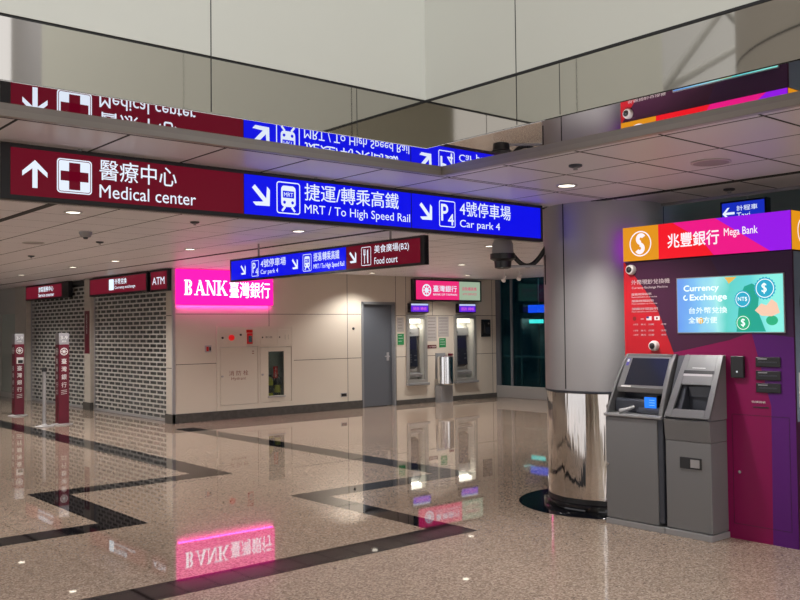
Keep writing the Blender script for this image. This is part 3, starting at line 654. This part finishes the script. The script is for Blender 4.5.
for i, (x, y) in enumerate(((13.02, 12.18), (12.82, 11.6))):
    t = thing('spotlight', ('white spotlight on the ceiling nearer the bank wall', 'white spotlight on the ceiling nearer the steel pillar')[i], 'spotlight', (x, y, 2.55), 'small white spotlights near the glass')
    m = MB(); m.tube([(x, y, 2.69), (x, y, 2.60)], .012); m.build('stem', M_white_p, t); m = MB(); m.tube([(x+.03, y, 2.60), (x-.07, y-.03, 2.50)], [.03, .045]); m.build('head', M_white_p, t)

# ------------------------------------------------------------------ currency kiosk
KX = 6.30; KY0, KY1 = 3.10, 4.54; KH = 2.41
M_kp = mat('kiosk_purple', (.060, .014, .042), .35, spec=.3); M_kr = mat('kiosk_red', (.50, .014, .024), .35, spec=.3)
M_km = mat('kiosk_magenta', (.24, .005, .080), .35, spec=.3); M_kv = mat('kiosk_violet', (.10, .011, .17), .35, spec=.3)
M_kside = mat('kiosk_side', (.20, .25, .32), .4)
k = thing('currency_kiosk', 'tall purple and red currency exchange kiosk wall with lit header', 'kiosk', (6.6, 3.82, 0))
BX('body', (KX, KY0, 0), (KX+.40, KY1, 2.125), M_kp, k)
HZ0, HZ1 = 2.13, 2.41
def a(y): return -y
s = Sheet('-x', KX)
# left red field, magenta lower field, violet stripe
s.poly([(-4.54, 2.125), (-4.53, 2.125), (-4.38, 1.945), (-4.23, 1.75), (-4.08, 1.38), (-4.02, 1.0), (-4.02, 0), (-4.54, 0)], .001, 1)
s.poly([(-4.08, 1.38), (-3.60, 1.48), (-3.42, 1.54), (-3.28, 1.0), (-3.29, 0.0), (-4.02, 0), (-4.02, 1.0)], .001, 2)
s.poly([(-3.42, 1.54), (-3.10, 1.50), (-3.10, 0), (-3.29, 0), (-3.28, 1.0)], .001, 3)
s.poly([(-3.75, 2.125), (-3.10, 2.125), (-3.10, 1.50), (-3.42, 1.54)], .001, 4)
s.build('front_graphic', [M_kp, M_kr, M_km, M_kv, mat('kiosk_plum', (.055, .016, .065), .35, spec=.3)], k)
h = BX('header', (KX-.02, KY0-.01, HZ0), (KX+.42, 4.525, HZ1), M_frame, k)
E_or = glow('header_orange', (.85, .33, .01), .9); E_rd = glow('header_red', (1.0, .01, .02), .9); E_mg = glow('header_magenta', (1.0, .01, .28), .85); E_vi = glow('header_violet', (.36, .01, .95), .85)
s = Sheet('-x', KX-.02)
s.rect(-4.525, HZ0, -4.185, HZ1, .002, 0)
s.poly([(-4.185, HZ0), (-3.70, HZ0), (-3.80, 2.255), (-4.02, HZ1-.02), (-4.05, HZ1), (-4.185, HZ1)], .002, 1)
s.poly([(-3.70, HZ0), (-3.25, HZ0), (-3.68, HZ1), (-4.05, HZ1), (-4.02, HZ1-.02), (-3.80, 2.255)], .002, 2)
s.poly([(-3.25, HZ0), (-3.092, HZ0), (-3.092, HZ1), (-3.68, HZ1)], .002, 3)
s.build('header_face', [E_or, E_rd, E_mg, E_vi], h)
s = Sheet('-y', KY0-.01); s.rect(KX-.02, HZ0, KX+.42, HZ1, .002, 0); s.build('header_side_face', E_or, h)
m = MB(); m.add([(KX, 4.5265, HZ0+.01), (KX+.40, 4.5265, HZ0+.01), (KX+.40, 4.5265, HZ1-.01), (KX, 4.5265, HZ1-.01)], [(0,1,2,3)]); m.build('header_pillar_side_face', glow('header_violet_side', (.5, .02, .8), 1.6), h)
def mega(s, a, b, r, off=.004):
    s.ring(a, b, r, r*.10, off)
    for sg in (1, -1):   # S shaped swirl made of two opposed crescents
        cy = b + sg*r*.36
        s.ring(a + sg*r*.06, cy, r*.46, r*.34, off, 0, 18, *((30, 275) if sg > 0 else (210, 455)))
s = Sheet('-x', KX-.02); mega(s, -4.355, 2.268, .105)
s.text('兆豐銀行', -4.10, 2.21, -3.65, 2.325, .03, .004); s.text('Mega Bank', -3.61, 2.25, -3.34, 2.325, .012, .004); s.build('lettering', glow('header_white', (1, .9, .95), 1.0), h)
s = Sheet('-y', KY0-.01); mega(s, KX+.17, 2.268, .105); s.build('side_lettering', glow('header_white2', (1, .9, .95), 1.0), h)
Sheet('-y', KY0).rect(KX+.02, .9, KX+.39, 2.12, .001).build('side_graphic', M_kside, k)
s = Sheet('-y', KY0)
for q in range(3): s.ring(KX+.25+.05*q, 1.75-.25*q, .16, .012, .003, 0, 20, 60, 260)
s.rect(KX+.05, 1.0, KX+.35, 1.25, .003, 1); s.build('side_drawing', [M_seam, M_white_p], k)
# posted text
s = Sheet('-x', KX)
s.text('外幣現鈔兌換機', -4.465, 1.935, -4.10, 1.975, .012, .003); s.text('Currency Exchange Machine', -4.46, 1.895, -4.12, 1.918, .006, .003)
for i, z in enumerate((1.845, 1.79, 1.725)):
    s.text('服務時間說明', -4.465, z, -4.465+(.19, .21, .25)[i], z+.020, .01, .003); s.text('Please read before use of machine', -4.465, z-.018, -4.22+.0, z-.006, .004, .003)
for i, x in enumerate((-4.455, -4.38, -4.305, -4.19)):
    if i == 1: s.rect(x, 1.648, x+.03, 1.655, .003)
    for z in (1.60, 1.55, 1.515): s.text(('人民幣', '美元', '日圓', '港幣')[i], x, z, x+.05, z+.014, .01, .003)
s.build('posted_text', mat('pale_print', (.55, .45, .47), .5), k)
s = Sheet('-x', KX); s.disc(-4.44, 1.655, .018, .003, 0); s.rect(-4.325, 1.64, -4.275, 1.672, .003, 1); s.rect(-4.325, 1.656, -4.30, 1.672, .0035, 2); s.rect(-4.25, 1.64, -4.20, 1.672, .003, 1); s.disc(-4.225, 1.656, .009, .004, 0)
s.build('flag_marks', [mat('flag_red', (.20, .01, .01), .5), M_white_p, mat('flag_blue', (.03, .04, .2), .5)], k)

# lit screen
sc = thing('advert_screen', 'lit currency exchange advert screen on the purple kiosk', 'screen', (KX, 3.59, 1.54)); sc['category'] = 'screen'
del sc['label']; del sc['category']; sc.name = 'display_screen'; sc.parent = k; sc.matrix_parent_inverse = Matrix.Translation(-k.location)
def gradient():
    m = bpy.data.materials.new('screen_gradient'); m.use_nodes = True; nt = m.node_tree; b = nt.nodes['Principled BSDF']; L = nt.links.new
    tc = nt.nodes.new('ShaderNodeTexCoord'); sx = nt.nodes.new('ShaderNodeSeparateXYZ'); L(tc.outputs['Object'], sx.inputs[0])
    n = nt.nodes.new('ShaderNodeTexNoise'); n.inputs['Scale'].default_value = 4; L(tc.outputs['Object'], n.inputs['Vector'])
    mr = nt.nodes.new('ShaderNodeMapRange'); mr.inputs['From Min'].default_value = 4.03; mr.inputs['From Max'].default_value = 3.16; L(sx.outputs['Y'], mr.inputs['Value'])
    ad = nt.nodes.new('ShaderNodeMath'); ad.operation = 'MULTIPLY_ADD'; ad.inputs[1].default_value = .25; L(n.outputs['Fac'], ad.inputs[0]); L(mr.outputs['Result'], ad.inputs[2])
    r = nt.nodes.new('ShaderNodeValToRGB'); e = r.color_ramp.elements
    e[0].position = 0.1; e[0].color = (.10, .28, .80, 1); e[1].position = 1.15; e[1].color = (.25, .85, .75, 1)
    for p, c in ((.35, (.18, .50, .85, 1)), (.50, (.35, .80, .80, 1)), (.62, (.10, .62, .55, 1)), (.85, (.12, .65, .68, 1))): q = e.new(p); q.color = c
    L(ad.outputs[0], r.inputs['Fac']); L(r.outputs['Color'], b.inputs['Emission Color']); b.inputs['Emission Strength'].default_value = 1.05; b.inputs['Base Color'].default_value = (.02, .02, .02, 1); return m
BX('bezel', (KX-.012, 3.157, 1.534), (KX-.001, 4.033, 1.968), M_grey2, sc)
Sheet('-x', KX-.012).rect(-4.026, 1.541, -3.164, 1.961, .002).build('screen_face', gradient(), sc)
s = Sheet('-x', KX-.012)
W = 0
s.text('Currency', -3.968, 1.845, -3.665, 1.908, .05, .006, 0); s.text('Exchange', -3.915, 1.773, -3.60, 1.836, .05, .006, 0); s.ring(-3.95, 1.81, .022, .010, .006, 0, 12, 90, 330)
s.text('台外幣兌換', -3.925, 1.685, -3.60, 1.735, .02, .006, 0); s.text('全新方便', -3.93, 1.61, -3.685, 1.66, .02, .006, 0); s.disc(-3.825, 1.63, .024, .0065, 5)
# green phone shape, badges, hand holding food
s.poly([(-3.53, 1.545), (-3.50, 1.80), (-3.46, 1.88), (-3.40, 1.90), (-3.34, 1.86), (-3.36, 1.70), (-3.30, 1.545)], .003, 1)
def badge(a_, b_, r, mi): 
    n = 40; s.poly([(a_+(r if q % 2 else r*.9)*math.cos(2*math.pi*q/n), b_+(r if q % 2 else r*.9)*math.sin(2*math.pi*q/n)) for q in range(n)], .004, mi); s.ring(a_, b_, r*.82, r*.07, .005, 0)
badge(-3.475, 1.785, .068, 2); s.text('NT$', -3.512, 1.768, -3.438, 1.803, .02, .006, 0)
badge(-3.475, 1.61, .062, 3); s.text('$', -3.492, 1.578, -3.458, 1.642, .02, .006, 0)
badge(-3.30, 1.86, .085, 2); s.text('$', -3.325, 1.82, -3.285, 1.90, .02, .006, 0)
s.poly([(-3.38, 1.70), (-3.33, 1.75), (-3.29, 1.735), (-3.25, 1.78), (-3.21, 1.75), (-3.19, 1.68), (-3.25, 1.655), (-3.33, 1.66)], .0065, 4)
s.disc(-3.25, 1.625, .045, .006, 3, ry=.035); s.poly([(-3.62, 1.955), (-3.52, 1.955), (-3.55, 1.93), (-3.585, 1.905), (-3.60, 1.93)], .004, 5)
s.build('screen_graphic', [glow('scr_white', (.9, 1, 1), 1.1), glow('scr_green', (.02, .38, .28), 1), glow('scr_blue', (.03, .42, .62), 1), glow('scr_green2', (.03, .45, .22), 1), glow('scr_peach', (.95, .62, .45), 1), glow('scr_orange', (.85, .5, .1), 1)], sc)
# round fixtures with dark lens
for y, z in ((4.458, 2.06), (4.25, 1.433)):
    e = thing('tmp', 'x', 'x'); bpy.data.objects.remove(e)
    fx = MB(); n = 28
    prof = [(.042, 0), (.042, .02), (.036, .038), (.022, .046), (.0215, .046)]
    o1 = MB().lathe(0, 0, prof, n).build('round_sensor', mat('sensor_white', (.8, .78, .76), .35), k, smooth=True)
    o1.matrix_parent_inverse = Matrix.Translation(-wpos(k)) @ Matrix.Translation((KX, y, z)) @ Matrix.Rotation(math.radians(-90), 4, 'Y')
    o2 = MB().lathe(0, 0, [(.026, .03), (.026, .046), (.018, .056), (.005, .060)], n).build('lens', M_blackp, o1, smooth=True); o2.parent = o1; o2.matrix_parent_inverse = Matrix.Identity(4)
# card readers on the right, slot, service door outline
r_ = BX('card_reader', (KX-.03, 3.475, 1.20), (KX, 3.578, 1.363), M_blackp, k, .005); BX('indicator', (KX-.032, 3.52, 1.24), (KX-.03, 3.532, 1.252), glow('led', (.7, .75, .8), 1), r_)
for z0, z1 in ((1.285, 1.358), (1.188, 1.258), (1.098, 1.168)):
    q = BX('note_slot', (KX-.012, 3.20, z0), (KX, 3.39, z1), M_blackp, k, .006); BX('slot_mouth', (KX-.016, 3.225, (z0+z1)/2-.006), (KX-.012, 3.365, (z0+z1)/2+.004), M_greyd, q); BX('slot_plate', (KX-.014, 3.30, z1-.018), (KX-.012, 3.37, z1-.010), M_grey2, q)
BX('receipt_slot', (KX-.004, 3.30, .985), (KX, 3.42, .993), M_blackp, k); Sheet('-x', KX).text('收據回收', -3.43, 1.02, -3.32, 1.036, .01, .003).build('slot_text', M_white_p, k)
m = MB()
for b in (((KX-.002, 3.15, .925), (KX, 3.59, .928)), ((KX-.002, 3.147, .115), (KX, 3.15, .925)), ((KX-.002, 3.588, .115), (KX, 3.591, .925)), ((KX-.002, 3.15, .112), (KX, 3.59, .115))): m.box(*b)
m.build('service_door_outline', mat('line_dark', (.03, .004, .02), .4), k)
lk = MB().lathe(0, 0, [(.012, 0), (.012, .008)], 16).build('lock', M_chrome, k); lk.matrix_parent_inverse = Matrix.Translation(-wpos(k)) @ Matrix.Translation((KX, 3.535, .50)) @ Matrix.Rotation(math.radians(-90), 4, 'Y')

# ------------------------------------------------------------------ terminals in front of the kiosk
def side_profile(n=8):   # curved front edge from ledge to top (x, z)
    P0, P1, P2 = Vector((6.055, .89)), Vector((6.13, 1.16)), Vector((6.265, 1.368))
    return [tuple((1-t)**2*P0 + 2*t*(1-t)*P1 + t*t*P2) for t in [i/n for i in range(n+1)]]
T = thing('exchange_terminal', 'grey exchange terminal with dark tilted screen and blue lit keypad', 'terminal', (6.17, 4.29, 0), 'grey terminals before the kiosk')
Y0, Y1 = 4.035, 4.565
BX('plinth', (6.04, Y0-.01, 0), (6.30, Y1+.005, .045), M_grey2, T, .004)
cb = BX('cabinet', (6.05, Y0+.045, .05), (6.30, Y1, .865), M_grey, T, .006)
BX('side_column', (6.06, Y0, .07), (6.30, Y0+.042, .88), M_greyd, T, .004)
wk = MB().lathe(0, 0, [(.014, 0), (.014, .01)], 16).build('lock', M_chrome, cb); wk.matrix_parent_inverse = Matrix.Translation(-wpos(cb)) @ Matrix.Translation((6.05, 4.545, .48)) @ Matrix.Rotation(math.radians(-90), 4, 'Y')
BX('ledge', (6.035, Y0, .868), (6.30, Y1+.01, .895), M_grey2, T, .008)
pr = side_profile()
for y0, y1 in ((Y1-.022, Y1), (Y0, Y0+.035)):
    m = MB(); m.prism(pr + [(6.295, 1.368), (6.295, .896)], 'y', y0, y1); m.build('cheek', M_grey, T, .004)
BX('top_rail', (6.255, Y0+.035, 1.345), (6.295, Y1-.022, 1.368), M_grey, T, .004)
BX('back_panel', (6.27, Y0+.035, .896), (6.295, Y1-.022, 1.345), M_greyd, T)
def tilt(xa, za, xb, zb):   # plane through two profile points; (a=-y, b 0..1 up)
    def f(a_, b_, off):
        dx, dz = xb-xa, zb-za; L_ = math.hypot(dx, dz); nx, nz = -dz/L_, dx/L_
        return (xa+dx*b_+nx*off, -a_, za+dz*b_+nz*off)
    return f
m = MB(); m.prism([(6.145, 1.10), (6.255, 1.345), (6.275, 1.345), (6.275, 1.06), (6.155, 1.06)], 'y', Y0+.037, Y1-.024); mon = m.build('monitor', M_grey, T, .003)
f = tilt(6.145, 1.10, 6.255, 1.345)
Sheet('fn', f).rect(-4.475, .08, -4.09, .95, .002).build('screen', M_scr, mon)
s = Sheet('fn', f); s.rrect(-4.525, .70, -4.495, .93, .008, .003, 1); s.disc(-4.51, .86, .011, .005, 0, ry=.05); s.rect(-4.50, .01, -4.40, .055, .003, 0); s.build('badge', [M_white_p, mat('badge_violet', (.10, .08, .4), .4)], mon)
m = MB(); m.prism([(6.14, .90), (6.14, .99), (6.16, 1.01), (6.27, 1.01), (6.27, .90)], 'y', 4.20, Y1-.03); rd = m.build('card_unit', M_greyd, T, .008)
m = MB(); m.prism([(6.10, .90), (6.11, .935), (6.20, .975), (6.2, .90)], 'y', 4.08, 4.30); m.build('keypad_base', M_greyd, T, .004)
f2 = tilt(6.128, .935, 6.165, 1.035)
BX('blue_keypad_body', (6.135, 4.13, .935), (6.20, 4.25, 1.04), M_blackp, T, .004)
kp = Sheet('-x', 6.133).rect(-4.245, .945, -4.135, 1.03, .002).build('blue_keypad', glow('keypad_blue', (.02, .22, 1.0), 1.1), T)
s = Sheet('-x', 6.133); 
for z in (.965, .985, 1.005): s.rect(-4.20, z, -4.15, z+.004, .004)
s.build('keypad_lines', glow('keypad_pale', (.3, .6, 1), 1), kp)
m = MB(); m.tube([(6.07, 4.44, .91), (6.09, 4.38, .925), (6.13, 4.34, .95)], [.02, .018, .014]); m.build('scanner', M_grey2, T, smooth=True)

T = thing('exchange_terminal', 'narrower grey terminal with cash tray opening, right of the screen terminal', 'terminal', (6.17, 3.81, 0), 'grey terminals before the kiosk')
Y0, Y1 = 3.63, 4.02
BX('plinth', (6.045, Y0-.005, 0), (6.30, Y1+.0, .045), M_grey2, T, .004)
BX('cabinet', (6.07, Y0+.005, .05), (6.30, Y1, .72), M_grey, T, .006)
m = MB(); m.prism([(6.068, .72), (6.05, .88), (6.295, .88), (6.295, .72)], 'y', Y0+.003, Y1); m.build('upper_cabinet', mat('machine_mid_grey', (.18, .18, .185), .4, .2), T, .004)
pf = [(6.045, .885), (6.05, .91)] + [(6.05+.215*t, .91+.458*t) for t in (.25, .5, .75, 1)]
def quadring(s_, a0, b0, a1, b1, h, off=0, mi=0):
    pass
# hood: side walls, sloped face with an opening, recess
f = tilt(6.05, .90, 6.265, 1.368)
s = Sheet('fn', f); sm = s.mb
def slab(a0, b0, a1, b1, t0=0, t1=-.02):
    pts = [s.P(p, q, t0) for p, q in ((a0, b0), (a1, b0), (a1, b1), (a0, b1))] + [s.P(p, q, t1) for p, q in ((a0, b0), (a1, b0), (a1, b1), (a0, b1))]
    sm.add(pts, [(0,1,2,3),(7,6,5,4),(0,4,5,1),(1,5,6,2),(2,6,7,3),(3,7,4,0)])
A0, A1 = -Y1, -Y0; oa0, oa1, ob0, ob1 = A0+.06, A1-.05, .13, .52
slab(A0, 0, oa0, 1); slab(oa1, 0, A1, 1); slab(oa0, 0, oa1, ob0); slab(oa0, ob1, oa1, 1)
face = sm.build('sloped_face', mat('machine_face', (.18, .18, .185), .36, .3), T, .003)
m = MB(); m.prism([(6.055, .885), (6.268, 1.355), (6.295, 1.368), (6.295, .885)], 'y', Y0, Y0+.018); m.build('cheek', M_grey, T); m = MB(); m.prism([(6.055, .885), (6.268, 1.355), (6.295, 1.368), (6.295, .885)], 'y', Y1-.018, Y1); m.build('cheek', M_grey, T)
m = MB(); m.box((6.22, Y0+.018, .885), (6.295, Y1-.018, 1.12)); m.box((6.08, Y0+.018, .885), (6.25, Y1-.018, .935)); m.box((6.26, Y0+.018, 1.12), (6.295, Y1-.018, 1.35)); m.build('tray_recess', M_greyd, T)
BX('tray_glass', (6.205, Y0+.08, 1.05), (6.219, Y1-.09, 1.125), M_scr, T)
s = Sheet('fn', f); s.rect(A0+.05, .69, A1-.05, .745, .003, 0); s.rect(A0+.055, .655, A1-.06, .688, .003, 1); s.rect(A0+.12, .78, A1-.14, .787, .003, 2); s.build('bill_slot', [M_blackp, M_steel, M_white_p], T)
hd = BX('recessed_handle', (6.062, 3.71, .515), (6.07, 3.893, .60), M_blackp, T, .006); BX('handle_window', (6.059, 3.725, .528), (6.062, 3.80, .588), M_steel, hd)

def taper(t, y0, y1, d):      # the hoods lean inwards on their left side
    for c in [c for c in t.children_recursive if c.type == 'MESH' and c.name.split('.')[0] in ('cheek', 'top_rail', 'back_panel', 'monitor', 'screen', 'badge', 'sloped_face', 'tray_recess', 'bill_slot', 'tray_glass')]:
        for v in c.data.vertices:
            q = min(max((v.co.y - y0)/(y1 - y0), 0), 1); h = max((v.co.z - .89)/.47, 0); v.co.y -= d*q*h
m = MB(); m.prism([(6.085, .885), (6.285, 1.35), (6.295, 1.36), (6.295, .885)], 'y', 3.90, 4.03); m.build('side_filler', M_greyd, T)
taper(T, 3.63, Y1, .065)
taper([o for o in bpy.data.objects if o.name == 'exchange_terminal'][0], 4.035, 4.565, .06)

# ------------------------------------------------------------------ queue totems and post
def totem(x, y, z1, label, sticker):
    t = thing('queue_totem', label, 'totem', (x, y, 0), 'dark red bank totems')
    MB().lathe(x, y, [(.18, .0), (.18, .012), (.08, .03)], 32).build('foot_plate', M_steel, t, smooth=True)
    h = .088
    b = BX('body', (x-h, y-h, .03), (x+h, y+h, z1-.20), M_totem, t, .004)
    c = BX('cap', (x-h, y-h, z1-.199), (x+h, y+h, z1), mat('totem_cap', (.30, .29, .31), .3), t, .004)
    Sheet('-y', y-h).text('3-9', x-.06, z1-.11, x+.06, z1-.05, .01).text('排隊', x-.04, z1-.16, x+.04, z1-.13, .01).build('cap_lettering', M_white_p, c)
    for face, at, cc in (('-y', y-h, x), ('-x', x-h, -y)):
        s = Sheet(face, at); s.ring(cc, z1-.32, .065, .012, .002); s.disc(cc, z1-.32, .022, .002)
        for q in range(8): u, v = math.cos(q*math.pi/4), math.sin(q*math.pi/4); s.line((cc+.02*u, z1-.32+.02*v), (cc+.055*u, z1-.32+.055*v), .01)
        zz = z1-.43 if not sticker else z1-.60
        for ch in '臺灣銀行': s.text(ch, cc-.045, zz-.10, cc+.045, zz-.01, .02, .002); zz -= .135
        for q in range(3): s.line((cc-.05, zz-.02-.03*q), (cc+.05, zz-.01-.03*q), .008)
        s.build('lettering', M_white_p, b)
    if sticker: Sheet('-y', y-h).rect(x-.055, z1-.57, x+.075, z1-.45, .003).rect(x-.03, z1-.56, x+.06, z1-.50, .004, 1).build('sticker', [M_white_p, M_blackp], b)
totem(5.645, 15.72, 1.58, 'dark red bank totem standing closer to the corner, without sticker', False)
totem(5.62, 18.0, 1.57, 'dark red bank totem with white sticker, farther from the corner', True)
t = thing('queue_post', 'slim steel queue post between the two red totems', 'post', (5.30, 15.6, 0))
MB().lathe(5.30, 15.6, [(.15, 0), (.15, .012), (.05, .03), (.032, .05), (.032, .93)], 28).build('post', M_steel, t, smooth=True); MB().lathe(5.30, 15.6, [(.042, .93), (.042, .99), (.03, 1.0)], 28).build('belt_head', M_blackp, t, smooth=True)

# ------------------------------------------------------------------ ceiling fittings
lights = [(5.43, 4.42, 'round downlight just right of the large overhead sign'), (3.0, 8.08, 'round downlight below the medical center panel, leftmost of its row'),
          (5.55, 8.26, 'round downlight just above the shorter overhead sign'), (5.60, 10.9, 'round downlight in front of the pink bank sign'), (5.60, 13.35, 'round downlight nearest the ATM sign'),
          (5.55, 14.96, 'round downlight before the shutter nearest the corner'), (5.53, 17.5, 'round downlight before the shutter behind the queue totems'),
          (10.93, 13.73, 'round downlight close to the bank wall over the grey door'), (8.67, 8.37, 'round downlight left of the security camera'),
          (10.82, 11.12, 'round downlight in front of the cash machines, nearer the security camera'), (13.1, 13.3, 'round downlight just in front of the cash machine sign')]
first = None
for i, (x, y, lab) in enumerate(lights):
    if first is None:
        first = thing('ceiling_light', lab, 'ceiling light', (x, y, 2.66), 'round ceiling downlights')
        MB().lathe(x, y, [(.060, 2.684), (.064, 2.670), (.082, 2.668), (.084, 2.676)], 32, False).build('trim_ring', M_ring, first, smooth=True)
        MB().lathe(x, y, [(.061, 2.674), (.061, 2.676)], 32).build('lens', M_light, first); o = first
    else:
        o = first.copy(); COL.objects.link(o); o.location = (x, y, 2.66); o['label'] = lab
        for c in list(first.children):
            q = c.copy(); COL.objects.link(q); mi = c.matrix_parent_inverse.copy(); q.parent = o; q.matrix_parent_inverse = mi
for (x, y) in [(l[0], l[1]) for l in lights]:
    lamp('downlight', 'SPOT', (x, y, 2.655), 160, (1.0, .96, .91), spot=2.3, radius=.07)
# further downlight spots out of sight; the last one added to brighten the shutters
for x, y in ((1.0, 8.1), (1.5, 12), (3.3, 13.2), (3.3, 16.8), (8.6, 11.6), (13.3, 9.5), (-1.5, 9), (5.43, 1.6), (10.9, 8.4), (.4, 16), (5.53, 20.2)):
    lamp('downlight', 'SPOT', (x, y, 2.655), 160, (1.0, .96, .91), spot=2.3, radius=.07)
for x, y, lab in ((3.71, 9.63, 'small grey smoke detector on the ceiling left of the pink sign'),):
    t = thing('smoke_detector', lab, 'smoke detector', (x, y, 2.6)); MB().lathe(x, y, [(.07, 2.685), (.07, 2.66), (.05, 2.62)], 24).build('body', M_grey2, t, smooth=True); MB().lathe(x, y, [(.03, 2.62), (.02, 2.60)], 16).build('sensor', M_greyd, t)
for x, y, lab in ((4.80, 3.83, 'small dark sprinkler nearest the large sign on the near ceiling'), (4.24, 8.15, 'small dark sprinkler above the left end of the pink sign'), (4.26, 10.61, 'small dark sprinkler between the detector and the ATM sign'), (4.26, 13.08, 'small dark sprinkler nearest the left shutter sign'), (6.65, 3.77, 'small dark sprinkler on the ceiling beyond the kiosk header')):
    t = thing('sprinkler', lab, 'sprinkler', (x, y, 2.65), 'dark ceiling sprinklers'); MB().lathe(x, y, [(.045, 2.684), (.045, 2.668), (.03, 2.662)], 20).build('cover', M_greyd, t, smooth=True); MB().lathe(x, y, [(.012, 2.662), (.016, 2.645)], 12).build('nozzle', M_steel, t)
for x, y, lab in ((5.44, 3.21, 'round flush ceiling speaker above the kiosk'), (3.66, 11.16, 'round flush ceiling speaker in the left ceiling area')):
    t = thing('ceiling_speaker', lab, 'speaker', (x, y, 2.66), 'round ceiling speakers'); MB().lathe(x, y, [(.125, 2.684), (.13, 2.672), (.115, 2.670)], 36, False).build('rim', M_ring, t, smooth=True); MB().lathe(x, y, [(.115, 2.672), (.115, 2.674)], 36).build('grille', mat('speaker_grille', (.36, .33, .34), .5), t)
# dark expansion slots in the ceiling
m = MB(); m.box((6.30, 1.0, 2.676), (6.36, 5.0, 2.70)); m.box((6.30, 5.3, 2.676), (6.36, 13.5, 2.70)); m.box((2.64, 7.2, 2.676), (2.71, 12, 2.70)); struct(m.build('trim_14', M_dark))
